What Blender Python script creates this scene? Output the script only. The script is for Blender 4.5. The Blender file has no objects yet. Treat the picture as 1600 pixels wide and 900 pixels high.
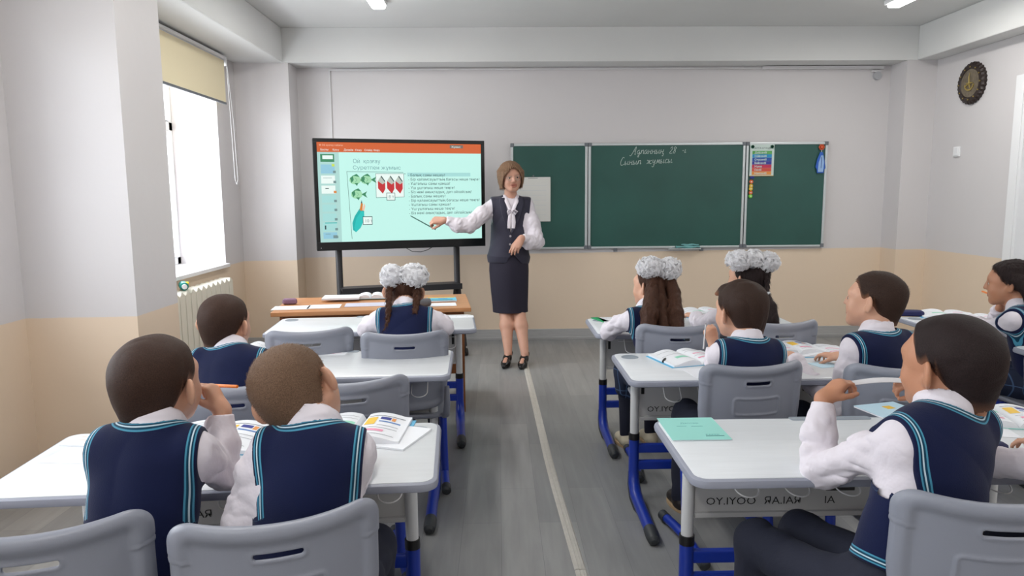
import bpy, bmesh, math, random
import numpy as np
from mathutils import Vector, Matrix, Euler
random.seed(7); rng = np.random.default_rng(7)
S = bpy.context.scene; COL = S.collection
PI = math.pi
# ------------------------------------------------------------------ camera
F = 1115.0; CAMH = 1.37
def _cam():
    yc = np.array([778-800, 450-304, -F]); yc /= np.linalg.norm(yc)
    zc = np.array([-64, 8500, 1115.0]); zc -= zc.dot(yc)*yc; zc /= np.linalg.norm(zc)
    return np.array([np.cross(yc, zc), yc, zc]).T
CM = _cam()
def at(px, py, x=None, y=None, z=None):
    d = CM.T @ np.array([px-800, 450-py, -F])
    t = y/d[1] if y is not None else x/d[0] if x is not None else (z-CAMH)/d[2]
    return d*t + np.array([0, 0, CAMH])
cd = bpy.data.cameras.new('camera'); cam = bpy.data.objects.new('camera', cd); COL.objects.link(cam)
cd.sensor_width = 36; cd.lens = F/1600*36; cd.clip_start = .05
R = Matrix([list(r) for r in CM.T]).to_4x4(); R.translation = (0, 0, CAMH)
cam.matrix_world = R; S.camera = cam
# ------------------------------------------------------------------ world, daylight, lamps, exposure
W = bpy.data.worlds.new('sky'); S.world = W; W.use_nodes = True
wn = W.node_tree; bg = wn.nodes['Background']
bg.inputs[0].default_value = (.86, .92, 1, 1); bg.inputs[1].default_value = 3.2
S.view_settings.view_transform = 'Standard'; S.view_settings.look = 'None'
S.view_settings.exposure = 0.22; S.view_settings.gamma = 1
def area(name, loc, rot, sx, sy, power, col=(1, 1, 1), portal=False, spread=PI):
    l = bpy.data.lights.new(name, 'AREA'); l.shape = 'RECTANGLE'; l.size = sx; l.size_y = sy
    l.energy = power; l.color = col; l.spread = spread
    if portal: l.cycles.is_portal = True
    o = bpy.data.objects.new(name, l); o.location = loc; o.rotation_euler = rot; COL.objects.link(o); return o
XL, XR, YB, YF = -2.27, 3.87, 6.65, -3.6      # left wall, right wall, board wall, rear wall
CZ = 2.80; BZ = 2.51                          # ceiling, underside of the beams
# daylight coming through the window bay in view and the two bays behind it
WINS = [(4.15, 5.97), (.75, 3.05), (-2.7, -.4)]
for (a, b) in WINS:
    area('window_daylight', (-2.80, (a+b)/2, 1.60), (0, -PI/2, 0), 1.5, b-a-.1, 50 if a > 4 else 26, (.93, .965, 1))
LAMPS = [(-.87, 4.95), (-.87, 2.6), (-.87, .2), (-.87, -2.2), (2.99, 4.95), (2.99, 2.6), (2.99, .2), (2.99, -2.2)]
for (x, y) in LAMPS:
    area('ceiling_lamp_light', (x, y, CZ-.075), (0, 0, 0), .10, 1.15, 13, (1, .97, .92))
# ------------------------------------------------------------------ materials
def nt(m): m.use_nodes = True; return m.node_tree.nodes, m.node_tree.links
def mat(name, col, rough=.5, metal=0, noise=0, nscale=20, bump=0, bscale=60, spec=.5, sss=0, trans=0, alpha=1, emis=None, es=1, sheen=0, stretch=None, coat=0):
    m = bpy.data.materials.new(name); N, L = nt(m); b = N['Principled BSDF']
    b.inputs['Base Color'].default_value = (*col, 1); b.inputs['Roughness'].default_value = rough
    b.inputs['Metallic'].default_value = metal; b.inputs['Specular IOR Level'].default_value = spec
    if sss:
        b.inputs['Subsurface Weight'].default_value = sss; b.inputs['Subsurface Radius'].default_value = (1, .35, .2); b.inputs['Subsurface Scale'].default_value = .008
    if trans: b.inputs['Transmission Weight'].default_value = trans
    if sheen: b.inputs['Sheen Weight'].default_value = sheen
    if coat: b.inputs['Coat Weight'].default_value = coat
    if alpha < 1: b.inputs['Alpha'].default_value = alpha
    if emis: b.inputs['Emission Color'].default_value = (*emis, 1); b.inputs['Emission Strength'].default_value = es
    tc = None
    if noise or bump:
        tc = N.new('ShaderNodeTexCoord'); src = tc.outputs['Object']
        if stretch:
            mp = N.new('ShaderNodeMapping'); mp.inputs['Scale'].default_value = stretch; L.new(src, mp.inputs[0]); src = mp.outputs[0]
    if noise:
        n = N.new('ShaderNodeTexNoise'); n.inputs['Scale'].default_value = nscale; n.inputs['Detail'].default_value = 4; L.new(src, n.inputs['Vector'])
        h = N.new('ShaderNodeHueSaturation'); h.inputs['Color'].default_value = (*col, 1)
        r = N.new('ShaderNodeMapRange'); r.inputs['From Min'].default_value = .3; r.inputs['From Max'].default_value = .7
        r.inputs['To Min'].default_value = 1-noise; r.inputs['To Max'].default_value = 1+noise
        L.new(n.outputs[0], r.inputs[0]); L.new(r.outputs[0], h.inputs['Value']); L.new(h.outputs[0], b.inputs['Base Color'])
    if bump:
        n = N.new('ShaderNodeTexNoise'); n.inputs['Scale'].default_value = bscale; n.inputs['Detail'].default_value = 3; L.new(src, n.inputs['Vector'])
        bp = N.new('ShaderNodeBump'); bp.inputs['Strength'].default_value = bump; bp.inputs['Distance'].default_value = .01
        L.new(n.outputs[0], bp.inputs['Height']); L.new(bp.outputs[0], b.inputs['Normal'])
    return m
M = {}
def srgb(r, g, b):
    f = lambda c: ((c/255+.055)/1.055)**2.4 if c > 10 else c/255/12.92
    return (f(r), f(g), f(b))
def wall_mat():
    m = bpy.data.materials.new('painted_wall'); N, L = nt(m); b = N['Principled BSDF']; b.inputs['Roughness'].default_value = .55
    g = N.new('ShaderNodeNewGeometry'); s = N.new('ShaderNodeSeparateXYZ'); L.new(g.outputs['Position'], s.inputs[0])
    sx = N.new('ShaderNodeMath'); sx.operation = 'MULTIPLY_ADD'; sx.inputs[1].default_value = -.009; sx.inputs[2].default_value = -.818
    L.new(s.outputs[0], sx.inputs[0])
    a = N.new('ShaderNodeMath'); a.operation = 'ADD'; L.new(s.outputs[2], a.inputs[0]); L.new(sx.outputs[0], a.inputs[1])
    nz = N.new('ShaderNodeTexNoise'); nz.inputs['Scale'].default_value = 30; L.new(g.outputs['Position'], nz.inputs['Vector'])
    w = N.new('ShaderNodeMath'); w.operation = 'MULTIPLY_ADD'; w.inputs[1].default_value = .004; w.inputs[2].default_value = -.002; L.new(nz.outputs[0], w.inputs[0])
    a2 = N.new('ShaderNodeMath'); a2.operation = 'ADD'; L.new(a.outputs[0], a2.inputs[0]); L.new(w.outputs[0], a2.inputs[1])
    gt = N.new('ShaderNodeMath'); gt.operation = 'GREATER_THAN'; gt.inputs[1].default_value = 0; L.new(a2.outputs[0], gt.inputs[0])
    mx = N.new('ShaderNodeMix'); mx.data_type = 'RGBA'; L.new(gt.outputs[0], mx.inputs['Factor'])
    mx.inputs['A'].default_value = (*srgb(226, 206, 183), 1); mx.inputs['B'].default_value = (*srgb(211, 208, 209), 1)
    n2 = N.new('ShaderNodeTexNoise'); n2.inputs['Scale'].default_value = 1.3; n2.inputs['Detail'].default_value = 3; L.new(g.outputs['Position'], n2.inputs['Vector'])
    r = N.new('ShaderNodeMapRange'); r.inputs['To Min'].default_value = .965; r.inputs['To Max'].default_value = 1.03; L.new(n2.outputs[0], r.inputs[0])
    h = N.new('ShaderNodeHueSaturation'); L.new(mx.outputs['Result'], h.inputs['Color']); L.new(r.outputs[0], h.inputs['Value']); L.new(h.outputs[0], b.inputs['Base Color'])
    n3 = N.new('ShaderNodeTexNoise'); n3.inputs['Scale'].default_value = 9; n3.inputs['Detail'].default_value = 6; L.new(g.outputs['Position'], n3.inputs['Vector'])
    bp = N.new('ShaderNodeBump'); bp.inputs['Strength'].default_value = .10; bp.inputs['Distance'].default_value = .02; L.new(n3.outputs[0], bp.inputs['Height']); L.new(bp.outputs[0], b.inputs['Normal'])
    return m
M['wall'] = wall_mat()
M['white_paint'] = mat('white_paint', srgb(216, 217, 216), .6, noise=.02, nscale=2, bump=.06, bscale=8)
M['reveal'] = mat('window_reveal_plaster', srgb(238, 234, 236), .6)
def floor_mat():
    m = bpy.data.materials.new('grey_printed_linoleum'); N, L = nt(m); b = N['Principled BSDF']
    tc = N.new('ShaderNodeTexCoord'); mp = N.new('ShaderNodeMapping'); mp.inputs['Rotation'].default_value = (0, 0, PI/2); L.new(tc.outputs['Object'], mp.inputs[0])
    br = N.new('ShaderNodeTexBrick'); L.new(mp.outputs[0], br.inputs['Vector']); br.offset = .37; br.inputs['Scale'].default_value = 1
    br.inputs['Brick Width'].default_value = .95; br.inputs['Row Height'].default_value = .16; br.inputs['Mortar Size'].default_value = .0012; br.inputs['Mortar Smooth'].default_value = .5
    br.inputs['Color1'].default_value = (*srgb(136, 138, 139), 1); br.inputs['Color2'].default_value = (*srgb(151, 152, 152), 1); br.inputs['Mortar'].default_value = (*srgb(124, 126, 127), 1)
    mp2 = N.new('ShaderNodeMapping'); mp2.inputs['Scale'].default_value = (26, 2.2, 1); L.new(tc.outputs['Object'], mp2.inputs[0])
    nz = N.new('ShaderNodeTexNoise'); nz.inputs['Scale'].default_value = 1; nz.inputs['Detail'].default_value = 6; nz.inputs['Distortion'].default_value = .6; L.new(mp2.outputs[0], nz.inputs['Vector'])
    mp3 = N.new('ShaderNodeMapping'); mp3.inputs['Scale'].default_value = (5, 1.6, 1); L.new(tc.outputs['Object'], mp3.inputs[0])
    n2 = N.new('ShaderNodeTexNoise'); n2.inputs['Scale'].default_value = 1; n2.inputs['Detail'].default_value = 3; L.new(mp3.outputs[0], n2.inputs['Vector'])
    ad = N.new('ShaderNodeMath'); L.new(nz.outputs[0], ad.inputs[0]); L.new(n2.outputs[0], ad.inputs[1])
    r = N.new('ShaderNodeMapRange'); r.inputs['From Min'].default_value = .7; r.inputs['From Max'].default_value = 1.3; r.inputs['To Min'].default_value = .86; r.inputs['To Max'].default_value = 1.13; L.new(ad.outputs[0], r.inputs[0])
    h = N.new('ShaderNodeHueSaturation'); L.new(br.outputs[0], h.inputs['Color']); L.new(r.outputs[0], h.inputs['Value']); L.new(h.outputs[0], b.inputs['Base Color'])
    b.inputs['Roughness'].default_value = .36
    bp = N.new('ShaderNodeBump'); bp.inputs['Strength'].default_value = .12; bp.inputs['Distance'].default_value = .004; L.new(nz.outputs[0], bp.inputs['Height']); L.new(bp.outputs[0], b.inputs['Normal'])
    return m
M['floor'] = floor_mat()
M['plinth'] = mat('grey_plinth', srgb(168, 168, 168), .5, noise=.06, nscale=6, stretch=(2, 2, 30))
M['seam'] = mat('pale_seam_strip', srgb(196, 193, 186), .4, noise=.05, nscale=30)
M['white_pvc'] = mat('white_pvc', srgb(235, 236, 238), .35)
M['duct'] = mat('duct_plastic', srgb(214, 213, 214), .45)
M['blind'] = mat('cream_blind_fabric', srgb(240, 228, 194), .8, bump=.1, bscale=500, emis=None)
M['radiator'] = mat('radiator_enamel', srgb(226, 222, 208), .4)
M['desk_white'] = mat('white_laminate', srgb(222, 226, 230), .34, noise=.025, nscale=7, stretch=(1, 9, 1))
M['grey_plastic'] = mat('grey_abs', srgb(150, 154, 168), .42, bump=.05, bscale=900)
M['chair_plastic'] = mat('grey_chair_plastic', srgb(136, 140, 152), .40, bump=.06, bscale=700)
M['cup_grey'] = mat('cup_disc_grey', srgb(138, 148, 158), .45)
M['tube_white'] = mat('white_powder_coat', srgb(212, 214, 216), .35)
M['tube_blue'] = mat('blue_powder_coat', srgb(24, 54, 160), .33)
M['tube_cap'] = mat('dark_foot_cap', srgb(52, 56, 60), .5)
M['black'] = mat('black_plastic', srgb(20, 20, 22), .4)
M['black_metal'] = mat('black_powder_coat', srgb(40, 40, 44), .42)
M['panel'] = mat('grey_sheet_steel', srgb(186, 186, 186), .45)
M['wire'] = mat('white_coated_wire', srgb(232, 232, 232), .35)
M['alu'] = mat('aluminium', srgb(205, 212, 214), .38, metal=.6)
M['corner_grey'] = mat('corner_cap_grey', srgb(105, 110, 116), .5)
M['board'] = mat('green_chalkboard', srgb(42, 86, 79), .34, noise=.12, nscale=2.2, spec=.45)
M['chalk'] = mat('chalk', srgb(190, 205, 200), .95)
M['paper'] = mat('white_paper', srgb(228, 231, 236), .7)
M['paper_warm'] = mat('warm_paper', srgb(222, 222, 218), .7)
M['wood'] = mat('orange_table_wood', srgb(186, 130, 84), .42, noise=.14, nscale=3, stretch=(1, 14, 14))
M['wood_edge'] = mat('table_edge_wood', srgb(150, 92, 50), .45, noise=.1, nscale=4, stretch=(1, 14, 14))
def fc(name, r, g, b, rough=.6, **k):
    if name not in M: M[name] = mat(name, srgb(r, g, b), rough, **k)
    return M[name]
M['mint'] = fc('mint_cover', 150, 214, 205); M['skyblue'] = fc('blue_cover', 96, 176, 214)
# ------------------------------------------------------------------ mesh helpers
class MB:
    def __init__(s): s.v = []; s.f = []; s.m = []; s.mi = 0
    def add(s, vs, fs):
        o = len(s.v); s.v += [tuple(map(float, v)) for v in vs]; s.f += [tuple(i+o for i in f) for f in fs]; s.m += [s.mi]*len(fs); return s
    def box(s, x0, x1, y0, y1, z0, z1):
        v = [(x, y, z) for x in (x0, x1) for y in (y0, y1) for z in (z0, z1)]
        return s.add(v, [(0, 1, 3, 2), (4, 6, 7, 5), (0, 4, 5, 1), (2, 3, 7, 6), (0, 2, 6, 4), (1, 5, 7, 3)])
    def quad(s, a, b, c, d): return s.add([a, b, c, d], [(0, 1, 2, 3)])
    def loft(s, rings, cap=True, closed=True):
        n = len(rings[0]); vs = [p for r in rings for p in r]; fs = []
        for i in range(len(rings)-1):
            for j in range(n if closed else n-1):
                k = (j+1) % n; fs.append((i*n+j, i*n+k, (i+1)*n+k, (i+1)*n+j))
        if cap: fs.append(tuple(range(n))[::-1]); fs.append(tuple((len(rings)-1)*n+j for j in range(n)))
        return s.add(vs, fs)
    def tube(s, pts, r, n=10, cap=True, squash=1.0, up=None):
        P = [np.array(p, float) for p in pts]; rs = r if hasattr(r, '__len__') else [r]*len(P); rings = []
        T = [P[min(i+1, len(P)-1)]-P[max(i-1, 0)] for i in range(len(P))]; T = [t/(np.linalg.norm(t)+1e-9) for t in T]
        a = np.array(up if up is not None else ((0, 0, 1) if abs(T[0][2]) < .9 else (0, 1, 0)), float)
        for p, t, rr in zip(P, T, rs):
            a = a-a.dot(t)*t
            if np.linalg.norm(a) < 1e-5: a = np.cross(t, (1, .2, .1))
            a = a/np.linalg.norm(a); b = np.cross(t, a)
            rings.append([tuple(p+rr*(math.cos(2*PI*k/n)*b+math.sin(2*PI*k/n)*a*squash)) for k in range(n)])
        return s.loft(rings, cap)
    def rr(s, w, d, rad, profile, cx=0, cy=0, seg=5):
        """rounded-rectangle loft; profile = [(inset, z)...]"""
        rings = []
        for ins, z in profile:
            r = max(rad-ins, .0005); hw = w/2-ins-r; hd = d/2-ins-r; ring = []
            for q, (sx, sy) in enumerate([(1, 1), (-1, 1), (-1, -1), (1, -1)]):
                for k in range(seg+1):
                    a = q*PI/2+k*PI/2/seg; ring.append((cx+sx*hw+r*math.cos(a), cy+sy*hd+r*math.sin(a), z))
            rings.append(ring)
        return s.loft(rings)
    def cyl(s, c, r, h, n=20, r2=None, axis='z'):
        r2 = r if r2 is None else r2
        rings = []
        for rr, t in ((r, 0), (r2, h)):
            ring = []
            for k in range(n):
                a = 2*PI*k/n; u, v = rr*math.cos(a), rr*math.sin(a)
                p = {'z': (u, v, t), 'y': (v, t, u), 'x': (t, u, v)}[axis]; ring.append((c[0]+p[0], c[1]+p[1], c[2]+p[2]))
            rings.append(ring)
        return s.loft(rings)
    def lathe(s, prof, c=(0, 0, 0), n=24):
        rings = [[(c[0]+r*math.cos(2*PI*k/n), c[1]+r*math.sin(2*PI*k/n), c[2]+z) for k in range(n)] for r, z in prof]
        return s.loft(rings)
    def mesh(s, name, mats, smooth=False, bevel=0):
        me = bpy.data.meshes.new(name); me.from_pydata(s.v, [], s.f)
        for m in (mats if isinstance(mats, (list, tuple)) else [mats]): me.materials.append(M[m] if isinstance(m, str) else m)
        me.polygons.foreach_set('material_index', s.m)
        bm = bmesh.new(); bm.from_mesh(me); bmesh.ops.recalc_face_normals(bm, faces=bm.faces)
        if bevel: bmesh.ops.bevel(bm, geom=[e for e in bm.edges if len(e.link_faces) == 2 and e.calc_face_angle(0) > .6], offset=bevel, segments=2, affect='EDGES', profile=.6)
        if smooth:
            for f in bm.faces: f.smooth = True
            for e in bm.edges:
                if len(e.link_faces) == 2 and e.calc_face_angle(0) > .7: e.smooth = False
        bm.to_mesh(me); bm.free(); return me
    def obj(s, name, mats, parent=None, smooth=False, bevel=0, loc=None, **k):
        return link(name, s.mesh(name, mats, smooth, bevel), parent, loc, **k)
def link(name, data, parent=None, loc=None, rot=None, label=None, cat=None, group=None, kind=None):
    o = bpy.data.objects.new(name, data); COL.objects.link(o)
    if parent is not None: o.parent = parent
    if loc is not None: o.location = tuple(float(q) for q in loc)
    if rot is not None: o.rotation_euler = rot
    tag(o, label, cat, group, kind); return o
def tag(o, label=None, cat=None, group=None, kind=None):
    if label: o['label'] = label
    if cat: o['category'] = cat
    if group: o['group'] = group
    if kind: o['kind'] = kind
    return o
def empty(name, loc=(0, 0, 0), rz=0, label=None, cat=None, group=None, rot=None):
    o = link(name, None, None, loc, rot if rot is not None else (0, 0, rz), label, cat, group); o.empty_display_size = .05; return o
def copy_tree(o, loc, rz, label, group=None, rot=None):
    c = o.copy(); COL.objects.link(c); c.location = tuple(float(q) for q in loc); c.rotation_euler = rot if rot else (0, 0, rz); c['label'] = label
    if group: c['group'] = group
    elif 'group' in c: del c['group']
    kids = {}
    for x in o.children:
        d = x.copy(); COL.objects.link(d); d.parent = c
        for y in x.children:
            e = y.copy(); COL.objects.link(e); e.parent = d
    return c
def box(name, m, x0, x1, y0, y1, z0, z1, parent=None, bevel=0, **k):
    return MB().box(x0, x1, y0, y1, z0, z1).obj(name, m, parent, bevel=bevel, **k)
_TC = {}
def _glyphs(s, align, bold):
    """mesh data (verts, faces) of a line of text at size 1"""
    k = (s, align, bold)
    if k not in _TC:
        cu = bpy.data.curves.new('t', 'FONT'); cu.body = s; cu.size = 1; cu.align_x = align; cu.offset = bold; cu.resolution_u = 2
        t = bpy.data.objects.new('tmp', cu); COL.objects.link(t); dg = bpy.context.evaluated_depsgraph_get()
        me = bpy.data.meshes.new_from_object(t.evaluated_get(dg)); bpy.data.objects.remove(t); bpy.data.curves.remove(cu)
        _TC[k] = ([tuple(v.co[:2]) for v in me.vertices], [tuple(p.vertices) for p in me.polygons]); bpy.data.meshes.remove(me)
    return _TC[k]
def text(name, s, size, m, parent, loc, rot=(0, 0, 0), align='LEFT', sx=1, shear=0, bold=0, depth=0, label=None):
    # the built-in font fills the Cyrillic en wrongly: those letters are set as 'pe' and redrawn here
    bold = bold/size; bad = [i for i, c in enumerate(s) if c in '\u043d\u04a3\u044b']
    s2 = s.replace('\u043d', '\u043f').replace('\u04a3', '\u043f').replace('\u044b', '\u0448')
    V, Fc = _glyphs(s2, align, bold); V = list(V); Fc = list(Fc)
    if bad:
        pv0 = _glyphs('\u043f', 'LEFT', bold)[0]; st = .115*(max(v[0] for v in pv0)-min(v[0] for v in pv0))/.45
        pv, _ = _glyphs('\u043f', 'LEFT', bold); wp = max(v[0] for v in pv)-min(v[0] for v in pv); hp_ = max(v[1] for v in pv); sv = _glyphs('\u0448', 'LEFT', bold)[0]; ws = max(v[0] for v in sv)-min(v[0] for v in sv)
        for i in bad:
            x1 = max(v[0] for v in _glyphs(s2[:i+1], 'LEFT', bold)[0]); x0 = x1-(ws if s[i] == '\u044b' else wp); kill = {j for j, v in enumerate(V) if x0-.01 < v[0] < x1+.01 and v[1] < hp_+.01}
            Fc = [f for f in Fc if not any(j in kill for j in f)]
            bars = [(x0, x0+st, 0, hp_), (x1-st, x1, 0, hp_), (x0+st, x1-st, hp_*.42, hp_*.42+st*.9)]
            if s[i] == '\u044b': b_ = x0+(x1-x0)*.64; bars = [(x0, x0+st, 0, hp_), (x1-st, x1, 0, hp_), (x0+st, b_-st*.4, hp_*.52, hp_*.52+st*.9), (x0+st, b_-st*.4, 0, st*.9), (b_-st, b_, st*.7, hp_*.5)]
            if s[i] == '\u04a3': bars += [(x1, x1+st*.7, 0, st*.9), (x1, x1+st*.7, -.14, 0)]
            for a0, a1, b0, b1 in bars: o = len(V); V += [(a0, b0), (a1, b0), (a1, b1), (a0, b1)]; Fc.append((o, o+1, o+2, o+3))
    used = sorted({j for f in Fc for j in f}); ix = {j: q for q, j in enumerate(used)}
    me = bpy.data.meshes.new(name); me.from_pydata([(V[j][0]*size*sx, V[j][1]*size, 0) for j in used], [], [tuple(ix[j] for j in f) for f in Fc]); me.materials.append(M[m] if isinstance(m, str) else m)
    return link(name, me, parent, loc, rot, label)
# ------------------------------------------------------------------ setting
def struct(name, mb, m, bevel=0, smooth=False): return mb.obj(name, m, None, bevel=bevel, smooth=smooth, kind='structure')
struct('floor', MB().box(XL-.6, XR+.3, YF-.3, YB+.3, -.12, 0), 'floor')
struct('ceiling', MB().box(XL-.6, XR+.3, YF-.3, YB+.3, CZ, CZ+.15), 'white_paint')
struct('wall_back', MB().box(XL-.6, XR+.3, YB, YB+.25, 0, CZ), 'wall')
struct('wall_rear', MB().box(XL-.6, XR+.3, YF-.25, YF, 0, CZ), 'wall')
# left wall with window openings (sill height .80, head 2.46)
WT = .47; w = MB()
edges = [YF] + sum([[a, b] for a, b in sorted(WINS)], []) + [YB]
for i in range(0, len(edges), 2): w.box(XL-WT, XL, edges[i], edges[i+1], 0, CZ)
for a, b in WINS: w.box(XL-WT, XL, a, b, 0, .79); w.box(XL-WT, XL, a, b, 2.46, CZ)
struct('wall_left', w, 'wall')
# right wall, door opening
DY0, DY1, DZ = 4.15, 5.28, 2.13
w = MB(); w.box(XR, XR+.25, YF, DY0, 0, CZ); w.box(XR, XR+.25, DY1, YB, 0, CZ); w.box(XR, XR+.25, DY0, DY1, DZ, CZ)
struct('wall_right', w, 'wall')
# columns
for nm, (x0, x1, y0, y1) in {'wall_left_column_far': (XL, -1.80, 6.39, YB), 'wall_left_column_near': (XL, -1.74, 3.42, 3.86),
                             'wall_right_column_far': (3.60, XR, 6.39, YB), 'wall_left_column_rear': (XL, -1.74, -.1, .35)}.items():
    struct(nm, MB().box(x0, x1, y0, y1, 0, CZ), 'wall')
struct('trim_1', MB().box(XL, XR, 6.38, YB, BZ, CZ), 'white_paint', bevel=.004)
struct('trim_2', MB().box(XL, -1.84, YF, 6.38, BZ, CZ), 'white_paint', bevel=.012)
struct('trim_3', MB().box(3.68, XR, YF, 6.38, BZ, CZ), 'white_paint', bevel=.012)
# skirting
w = MB(); w.box(-1.80, 3.60, YB-.015, YB, 0, .105); w.box(-1.80, 3.60, YB-.018, YB, .012, .03)
struct('baseboard_back', w, 'plinth', bevel=.003)
struct('baseboard_left', MB().box(XL, -1.80+.015, 6.39-.015, 6.39, 0, .105), 'plinth', bevel=.003)
struct('baseboard_right', MB().box(XR-.015, XR, DY1+.1, 6.39, 0, .105).box(3.585, XR, 6.375, 6.39, 0, .105), 'plinth', bevel=.003)
# floor seam strip (two lengths)
for nm, (a, b) in {'trim_4': (2.46, 6.6), 'trim_5': (-3.5, 2.455)}.items():
    xa = .285; w = MB()
    def cx(y): return .205 + (6.0-y)*.018 if y > 3.4 else .252+(3.4-y)*.040
    rings = []
    for y in np.linspace(a, b, 12):
        c = cx(y) if y > 1.5 else cx(1.5)
        rings.append([(c-.022, y, 0), (c-.016, y, .004), (c-.006, y, .005), (c-.004, y, .003), (c+.004, y, .003), (c+.006, y, .005), (c+.016, y, .004), (c+.022, y, 0)])
    w.loft(rings); struct(nm, w, 'seam')
# windows
def window(idx, a, b):
    fr = empty('window_%d' % idx, (XL-WT+.07, (a+b)/2, .82)); fr['kind'] = 'structure'
    z0, z1 = 0, 1.64; h = (b-a)/2; w = MB(); t = .06
    w.box(-.03, .03, -h, -h+t, z0, z1); w.box(-.03, .03, h-t, h, z0, z1); w.box(-.03, .03, -h, h, z0, z0+t); w.box(-.03, .03, -h, h, z1-t, z1)
    w.box(-.03, .03, -.04, .04, z0, z1); w.box(-.03, .03, -h, h, 1.08, 1.15)
    w.obj('window_frame', 'white_pvc', fr, bevel=.004)
    for (y0, y1, za, zb) in ((-h+t+.005, -.045, t+.005, 1.075), (.045, h-t-.005, t+.005, 1.075), (-h+t+.005, -.045, 1.155, z1-t-.005), (.045, h-t-.005, 1.155, z1-t-.005)):
        c = MB(); q = .035
        c.box(-.02, .045, y0, y0+q, za, zb).box(-.02, .045, y1-q, y1, za, zb).box(-.02, .045, y0+q, y1-q, za, za+q).box(-.02, .045, y0+q, y1-q, zb-q, zb)
        c.obj('sash', 'white_pvc', fr, bevel=.003)
    s = MB(); s.box(-.04, WT-.07+.035, -h, h, -.03, 0); s.obj('window_sill', 'white_pvc', fr, bevel=.006)
    r = MB(); r.box(.031, WT-.07-.002, h-.004, h-.0005, 0, 1.64).box(.031, WT-.07-.002, -h+.0005, -h+.004, 0, 1.64); r.obj('reveal', 'reveal', fr)
    return fr
for i, (a, b) in enumerate(WINS): window(i+1, a, b)
# roller blinds
def blind(a, b, label):
    L = b-a+.10; o = empty('roller_blind', (XL+.05, (a+b)/2, 2.49), 0, label, 'blind')
    MB().box(-.048, .035, -L/2, L/2, -.02, .0).obj('headrail', 'white_pvc', o, bevel=.003)
    MB().cyl((-.005, -L/2+.01, -.035), .02, L-.02, 16, axis='y').obj('roller', 'white_pvc', o, smooth=True)
    MB().box(.014, .0155, -L/2+.02, L/2-.02, -.36, -.03).obj('blind_fabric', 'blind', o)
    MB().box(.007, .021, -L/2+.02, L/2-.02, -.378, -.36).obj('bottom_bar', 'corner_grey', o, bevel=.002)
    for e in (-1, 1): MB().box(-.045, .032, e*L/2-.004, e*L/2+.004, -.07, 0).obj('end_bracket', 'white_pvc', o)
    pts = [(.02, L/2+.02, -.04), (.03, L/2+.02, -.5), (.038, L/2+.02, -.98), (.045, L/2+.035, -1.02), (.05, L/2+.05, -.98), (.04, L/2+.05, -.5), (.02, L/2+.03, -.04)]
    MB().tube(pts, .0022, 6).obj('pull_chain', 'white_pvc', o); return o
blind(4.15, 5.97, 'cream roller blind half lowered over the window by the radiator')
b2 = blind(.75, 3.05, 'roller blind of the nearer window, only its chain loop showing at the left edge')
# door
d = empty('door_1', (XR, (DY0+DY1)/2, 0)); d['kind'] = 'structure'; hw = (DY1-DY0)/2
w = MB(); w.box(-.025, -.001, hw+.001, hw+.085, 0, DZ+.085).box(-.025, -.001, -hw-.085, -hw-.001, 0, DZ+.085).box(-.025, -.001, -hw-.0005, hw+.0005, DZ+.001, DZ+.085)
w.obj('door_casing', 'white_pvc', d, bevel=.004)
w = MB(); w.box(-.02, .22, hw-.03, hw-.001, 0, DZ-.001).box(-.02, .22, -hw+.001, -hw+.03, 0, DZ-.001).box(-.02, .22, -hw+.03, hw-.03, DZ-.03, DZ-.001); w.obj('door_jamb', 'white_pvc', d)
leaf = MB(); leaf.box(.10, .14, -hw+.03, hw-.03, .01, DZ-.03); lf = leaf.obj('door_leaf', 'white_pvc', d, bevel=.003)
for (za, zb) in ((.15, .95), (1.10, 1.95)):
    for (ya, yb) in ((-.44, -.05), (.05, .44)):
        w = MB(); q = .025
        w.box(.09, .10, ya, ya+q, za, zb).box(.09, .10, yb-q, yb, za, zb).box(.09, .10, ya, yb, za, za+q).box(.09, .10, ya, yb, zb-q, zb); w.obj('door_moulding', 'white_pvc', lf, bevel=.003)
MB().cyl((.045, -.46, 1.0), .012, .05, 12, axis='x').box(.04, .055, -.47, -.35, .99, 1.01).obj('door_handle', 'alu', lf, bevel=.002)
# ceiling lamps
M['led'] = mat('led_diffuser', (1, 1, 1), .5, emis=(1, .98, .95), es=9)
lamp0 = None
for i, (x, y) in enumerate(LAMPS):
    lb = 'ceiling lamp over the %s, %s' % ('left desks' if x < 0 else 'right desks', ['far end showing at the top edge', 'second from the board', 'third from the board', 'nearest the rear wall'][i % 4])
    if lamp0 is None:
        lamp0 = empty('ceiling_lamp', (x, y, CZ), 0, lb, 'ceiling lamp')
        MB().box(-.06, .06, -.62, .62, -.035, 0).obj('lamp_housing', 'white_pvc', lamp0, bevel=.006)
        MB().rr(.10, 1.2, .02, [(0, -.035), (0, -.052), (.012, -.06)]).obj('diffuser', 'led', lamp0, smooth=True)
    else: copy_tree(lamp0, (x, y, CZ), 0, lb)
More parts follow.
